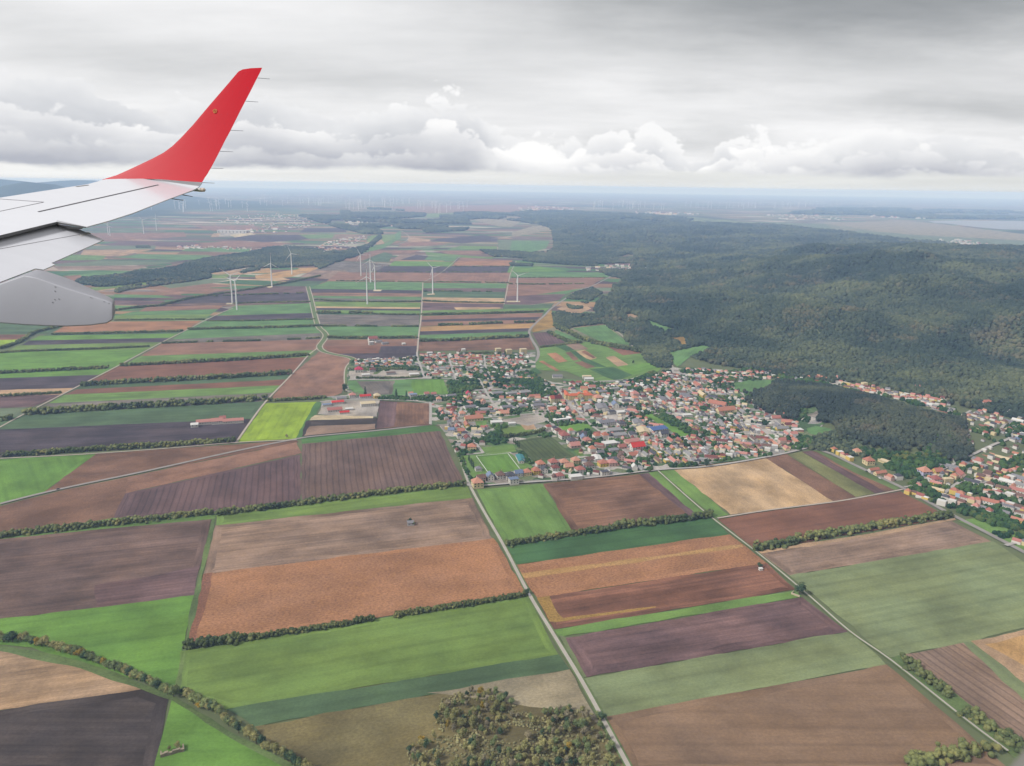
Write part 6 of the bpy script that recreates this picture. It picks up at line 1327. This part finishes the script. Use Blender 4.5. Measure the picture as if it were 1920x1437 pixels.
for a in ((436, 570, 431, 516.7, -.95, .2, 'left one of the close pair of white turbines left of the stream'), (444.4, 581.5, 440, 526.6, .85, -.2, 'right and nearer one of the close pair of turbines left of the stream'), (510, 538, 507, 494, .06, .3, 'turbine before the river wood with one blade straight up'), (547.5, 515, 545, 475.6, -.35, .3, 'turbine in the orange stubble field beside the river wood'),
  (677, 518, 675, 478, -.5, .3, 'leftmost turbine of the group of four, farther back'), (695, 530, 694, 488, -.02, .3, 'second turbine of the group of four, one blade upright'), (703.5, 545, 702, 499, 1.55, .3, 'right turbine of the group of four with a pale pad'), (688.8, 571, 687, 519, .02, .3, 'nearest turbine of the group of four standing in the striped fields'), (811.5, 551, 811, 502.5, -.75, .2, 'turbine beside the straight lane with blades in a wide V'), (970, 566.5, 970, 517, -.85, .15, 'turbine on the right standing in the rose brown field'),
  (269.7, 439, 266.6, 412.5, -.8, .2, 'far turbine above the wing flap, middle one of three'), (293.6, 432.5, 290.5, 409.4, .1, .2, 'far turbine above the wing flap, right one of three'), (206.5, 443, 203, 425, -.2, .3, 'far turbine beside the wing flap tip, left one of three'), (203, 441, 201.5, 421, .6, .3, 'turbine overlapping the one beside the wing flap tip')): turbine(*a)
# the far wind farms: specks of towers with three blades
v, f = [], []; tube(v, f, (0, 0, 0), (0, 0, 118), 3.4, 2.0, 6)
def small(ang):
    v2, f2 = list(v), list(f); box(v2, f2, (0, 2, 119), (5, 9, 5))
    for j in range(3):
        a = ang+j*2.0944; tube(v2, f2, (0, -3, 119), (math.sin(a)*52, -3, 119+math.cos(a)*52), 1.9, .6, 4)
    return mesh('wind_turbine', v2, f2, [TW])
SMALL = [small(a) for a in (0, .5, 1.0, 1.5)]
for (x0, x1, y0, y1, n_, where) in ((278, 350, 391, 400, 8, 'beside the winglet foot'), (350, 480, 385, 399, 15, 'right of the wing tip light'), (480, 640, 379, 389, 18, 'of the left far wind farm'), (600, 800, 376, 396, 38, 'of the dense far middle farm'), (800, 890, 384, 394, 9, 'ending the dense far farm'), (808, 870, 399, 400.5, 5, 'in the small row before the far wood'),
  (1098, 1245, 386, 394, 22, 'of the far farm above the wooded hill'), (1270, 1400, 386, 393, 16, 'of the small hazy right farm'), (1400, 1680, 384, 392, 44, 'of the faint long right farm')):
    xs = np.sort(RNG.uniform(x0, x1, n_))
    for i, x in enumerate(xs):
        p = flat(x, RNG.uniform(y0, y1)); s = RNG.uniform(.9, 1.2)
        tag(obj('wind_turbine', random.choice(SMALL), loc=(p[0], p[1], 0), rz=RNG.uniform(-.3, .4), sc=s), f'tiny hazy turbine {where}, {nth(i)} from its left end' if i else f'tiny hazy turbine {where}, leftmost one', 'wind turbine', 'turbines of the far wind farms')
# ------------------------------------------------------------------ the aeroplane wing
def paint(name, c, rough=.28, spec=.5, coat=.0, var=.03):
    k = NT(name); k.b.inputs['Roughness'].default_value = rough; k.b.inputs['Specular IOR Level'].default_value = spec; k.b.inputs['Coat Weight'].default_value = coat; k.b.inputs['Coat Roughness'].default_value = .08
    tc_ = k.node('ShaderNodeTexCoord'); f_ = k.rng(k.noise(k.mul(tc_.outputs['Object'], (.7, 3.2, 1)), 1.5, 6, .7), .3, .7, 1-var, 1+var*.5); cc = k.node('ShaderNodeRGB'); cc.outputs[0].default_value = (*alb(c), 1)
    return k.out(k.scale(cc.outputs[0], f_))
WP = paint('wing_paint', (238, 239, 246), .25, .45, .2); FLP = paint('flap_paint', (232, 233, 240), .35, .4, .1, .05); FAIR = paint('fairing_paint', (166, 167, 176), .5, .35, 0, .05); RED = paint('winglet_red', (212, 18, 42), .32, .07, .0, .03)
SEAM = paint('seam_grey', (150, 148, 152), .6, .2); GAPM = paint('seal_dark', (96, 94, 100), .7, .2, 0, .1); GAP_SHADE = paint('gap_and_shade_grey', (132, 132, 134), .7, .2, 0, .15); METAL = paint('static_wick', (104, 106, 116), .5, .4); LEDGE = paint('leading_edge_metal', (222, 220, 220), .25, .6, .2)  # shade under the wing put into a darker grey, shared by the slat gap
def plane3(a, b, c):
    A, B, C_ = [at_depth(*q) for q in (a, b, c)]; n = np.cross(B-A, C_-A); n /= np.linalg.norm(n)
    if n[2] < 0: n = -n
    return A, n
def on(pl, x, y, lift=0.0):
    A, n = pl; d = ray(x, y); t = ((A-EYE)@n)/(d@n); return EYE+d*t+n*lift
wing = bpy.data.objects.new('aeroplane_wing', None); COL.objects.link(wing); WO = at_depth(160, 400, 10.6); wing.location = WO; tag(wing, 'white aeroplane wing with a red upturned tip seen from the cabin', 'aeroplane wing')
def part(name, V, F, mats, mi=None, parent=None, smooth=False, bevel=0.0, seg=3):
    pr = parent or wing; org = WO if pr is wing else np.array(pr['o'])+WO
    c = np.mean(np.asarray(V), 0); o = obj(name, mesh(name, [np.asarray(q)-c for q in V], F, mats, mi, smooth), pr, loc=c-org); o['o'] = [float(q) for q in c-WO]
    if bevel:
        b = o.modifiers.new('bevel', 'BEVEL'); b.width = bevel; b.segments = seg; b.limit_method = 'ANGLE'; b.angle_limit = math.radians(25); b.harden_normals = False
    return o
WPL = plane3((380, 352, 12.5), (0, 371, 10.85), (160, 425, 10.13)); wn_ = WPL[1]
def slab(name, outline, pl, thick, mats, edge_dark=(), parent=None, bevel=0.0, bulge=0.0):
    """a skin with an outline in the plane pl; thick gives each corner's own thickness"""
    T = [on(pl, x, y) for x, y in outline]; n = len(T); th = thick if hasattr(thick, '__len__') else [thick]*n
    V = T+[q-pl[1]*h for q, h in zip(T, th)]; tri = tessellate_polygon([[Vector(q) for q in T]])
    F = [tuple(t) for t in tri]+[tuple(i+n for i in reversed(t)) for t in tri]; mi = [0]*len(tri)+[len(mats)-1]*len(tri)
    for i in range(n):
        j = (i+1) % n; F.append((i, i+n, j+n, j)); mi.append(len(mats)-1 if i in edge_dark else 0)
    me_o = part(name, V, F, mats, mi, parent); bm_fix(me_o.data); return me_o
def bm_fix(me):
    import bmesh
    b = bmesh.new(); b.from_mesh(me); bmesh.ops.recalc_face_normals(b, faces=b.faces); b.to_mesh(me); b.free()
out = P('-140,391 0,371 60,361.5 100,355.5 143,349 165,345.5 185,340 197,336.5 225,335.7 268,335.4 299,336.2 346,339.6 379,342.4 371,352 361,357 345,363 310,376 250,399.5 205,414 161,426 107,416 0,441.5 -140,474')
th = [.05, .05, .05, .05, .05, .05, .04, .03, .03, .03, .03, .03, .02, .02, .02, .012, .012, .012, .012, .014, .03, .04, .05]
sk = slab('wing_skin', out, WPL, th, [WP, GAP_SHADE], edge_dark=(19, 20, 21))  # rear faces and underside coloured darker to stand in for shade
def strip(name, a, b, w, mat, pl=WPL, lift=.003, parent=None):
    A, B = on(pl, *a, lift), on(pl, *b, lift); d = B-A; s = np.cross(pl[1], d); s = s/np.linalg.norm(s)*w/2; n_ = pl[1]*.004
    v_ = [A-s, B-s, B+s, A+s]; V = v_+[q-n_ for q in v_]; return part(name, V, [(0, 1, 2, 3), (7, 6, 5, 4), (0, 4, 5, 1), (1, 5, 6, 2), (2, 6, 7, 3), (3, 7, 4, 0)], [mat], parent=parent or sk)
strip('aileron_gap', (72, 397.6), (297, 347), .034, GAPM); strip('panel_seam', (-4, 373.2), (82, 379.3), .012, SEAM); strip('panel_seam', (82, 379.5), (-60, 409), .012, SEAM); strip('slat_gap', (143, 350.5), (166, 347.4), .03, GAP_SHADE)
strip('panel_seam', (161, 426), (107, 414.5), .01, SEAM)
# dark piece painting the shade of the cove under the fixed trailing edge
cv = [on(WPL, x, y, l) for x, y, l in ((107, 416.5, -.032), (135, 422, -.02), (157, 425.5, -.012), (150, 423.5, -.05), (128, 419, -.075), (104, 413.5, -.075))]
part('flap_cove_shade', cv, [(0, 1, 4, 5), (1, 2, 3, 4)], [GAP_SHADE])
FPL = plane3((105, 421, 10.30), (195, 450, 10.3), (0, 529, 8.78))
fo = P('-140,478 0,446 105,419.5 150,431 195,450 96.5,493.5 103,496.5 81,506 67,503.6 0,529 -140,590')
fl = slab('flap', fo, FPL, [.10, .10, .09, .05, .012, .012, .012, .012, .012, .012, .012], [FLP, GAP_SHADE])
strip('flap_seam', (-60, 478), (150, 440), .006, SEAM, FPL, .003, fl); strip('flap_patch', (150, 443), (168, 437), .05, LEDGE, FPL, .002, fl)
# flap track fairing: sections along the chord
secs = [(-160, 594, 593, 600, 8.60), (0, 532, 531, 606.5, 8.41), (45, 516, 513.5, 610, 8.39), (66, 519.5, 505.5, 611, 8.38), (84, 525.5, 508, 612, 8.37), (125, 540, 521.5, 613, 8.35), (170, 553.5, 541.5, 611, 8.33), (200, 563, 555.5, 607, 8.31), (212, 568.5, 562, 600, 8.30)]
V, F = [], []
for (x, yc, yt, yb, d) in secs:
    w = .46 if x < 190 else .40
    nt, nb = at_depth(x, yc, d), at_depth(x, yb, d); ft = at_depth(x+2, yt, d+w); fb = ft.copy(); fb[2] = nb[2]; 
    V += [nb, nt, ft, fb]
for i in range(len(secs)-1):
    for k_ in range(4): F.append((i*4+k_, i*4+(k_+1) % 4, i*4+4+(k_+1) % 4, i*4+4+k_))
e = (len(secs)-1)*4; F += [(0, 3, 2, 1), (e, e+1, e+2, e+3)]
fa = part('flap_track_fairing', V, F, [FAIR], bevel=.05, seg=4); bm_fix(fa.data); fa.data.polygons.foreach_set('use_smooth', np.ones(len(fa.data.polygons), bool))
for (x, y) in ((103, 538), (102.5, 546), (102.3, 562), (110, 561), (195, 566), (204, 569), (98, 567), (170, 558)):
    d = 8.41-.0005*x-.006; c = at_depth(x, y, d); v, f = [], []; tube(v, f, c, c+FW*.004-0, .0045, .0045, 8); part('rivet', v, f, [METAL], parent=fa)
# winglet
def wl_(x, y, t=0.0): return at_depth(x, y, 12.5+.5*(340-y)/213-.00075*(x-380)+t)
LE = P('190,337.2 219,328.5 239,319.7 264,308 287,297 307,286.3 322.5,274.8 338,260 361.5,234.8 392.6,197.8 423.8,161.7 447,134.4 455,130.4 470.5,128.1 491.5,127.2')
TE = P('379,342.2 384,333.5 389,326.5 392,321 395.5,315.5 404,299.5 413.5,281 422,264 431.6,246.4 451,207.5 470.5,170 483,145 486,139.5 488.5,134.5 491.5,127.4')
V, F = [], []; nS = len(LE); tt = [0, .06, .2, .45, .75, 1.0]; prof = [.0, .014, .024, .026, .016, .004]
base = P('190,337.4 225,336 268,335.6 299,336.4 346,340 379,342.2')
rows = []
for i in range(nS):
    a = np.array(LE[i]); b = np.array(TE[i]); rows.append([a+(b-a)*t for t in tt])
rows[0] = [np.array(q) for q in (base[0], base[1], base[2], base[3], base[4], base[5])]
nT = len(tt)
for s in (0, 1):
    for i, rw in enumerate(rows):
        fade = 1.0 if i < nS-3 else .6
        for q, h in zip(rw, prof): V.append(wl_(q[0], q[1], h*fade*(2 if s else 0)-(0 if s else h*.08)))
for s in (0, 1):
    o_ = s*nS*nT
    for i in range(nS-1):
        for j in range(nT-1):
            q = (o_+i*nT+j, o_+i*nT+j+1, o_+(i+1)*nT+j+1, o_+(i+1)*nT+j); F.append(q if s == 0 else q[::-1])
o_ = nS*nT
for i in range(nS-1): F.append((i*nT+nT-1, o_+i*nT+nT-1, o_+(i+1)*nT+nT-1, (i+1)*nT+nT-1))
for j in range(nT-1): F.append((j, o_+j, o_+j+1, j+1))
wlet = part('winglet', V, F, [RED]); bm_fix(wlet.data)
v, f = [], []
ring = [(403+3.3*math.cos(a), 208.6+3.6*math.sin(a)) for a in np.linspace(0, 2*math.pi, 17)]
for a, b in zip(ring[:-1], ring[1:]): tube(v, f, wl_(*a, -.012), wl_(*b, -.012), .0036, .0036, 5)
for a, b in (((401.3, 207), (404.6, 206.6)), ((404.6, 206.6), (401.6, 210.6)), ((401.6, 210.6), (404.8, 210.4))): tube(v, f, wl_(*a, -.012), wl_(*b, -.012), .0032, .0032, 5)
part('round_placard', v, f, [simple('placard_yellow', (250, 190, 110), .6)], parent=wlet)
# tip boom and light, static wicks
v, f = [], []; tube(v, f, at_depth(345, 355.6, 12.52), at_depth(377.5, 356.2, 12.46), .018, .033, 12); tip = part('tip_boom', v, f, [paint('boom', (196, 194, 188), .4)], smooth=False)
v, f = [], []; tube(v, f, at_depth(378, 356.2, 12.459), at_depth(383, 356.4, 12.45), .033, .030, 12); tube(v, f, at_depth(383, 356.4, 12.45), at_depth(385.2, 356.5, 12.447), .030, .012, 12); part('tail_light', v, f, [paint('light_glass', (226, 206, 190), .1, .8)], parent=tip)
for a, b in (((483, 146.5), (506, 148.4)), ((460.5, 190), (484, 191.6)), ((432.5, 244.6), (456, 245.7)), ((412.5, 284), (437, 285)), ((395, 315.5), (419, 316.6)), ((378.5, 342.8), (402, 343.6))):
    v, f = [], []; tube(v, f, wl_(*a, .0), wl_(*b, .0), .0045, .0032, 5); part('static_wick', v, f, [METAL], parent=wlet)
for a, b in (((340, 365), (361, 369)), ((318, 372.5), (344, 375.8))):
    v, f = [], []; tube(v, f, at_depth(*a, 12.2), at_depth(*b, 12.2), .008, .005, 5); part('static_wick', v, f, [METAL], parent=sk)
# ------------------------------------------------------------------ the cabin window's rim close to the lens
V, F = [], []; n_ = 160; dR = .30
for i in range(n_):
    a = 2*math.pi*i/n_; ca, sa = math.cos(a), math.sin(a); r_ = (abs(ca)**11+abs(sa)**11)**(-1/11)
    for gx_, gd in ((0, .0), (20, -.006), (48, -.004), (75, .02), (75, .035), (0, .03)):
        V.append(at_depth(930+(1022+gx_)*ca*r_, 650+(845+gx_)*sa*r_, dR-gd))
for i in range(n_):
    for k_ in range(6): F.append((i*6+k_, i*6+(k_+1) % 6, ((i+1) % n_)*6+(k_+1) % 6, ((i+1) % n_)*6+k_))
c = np.mean(np.array(V), 0); me = mesh('window_rim', [np.array(q)-c for q in V], F, [simple('window_plastic', (128, 126, 120), .6, .2, .03)], smooth=True); bm_fix(me)
tag(obj('window_rim', me, loc=c), 'blurred grey rim of the cabin window in the bottom right corner', 'window rim')
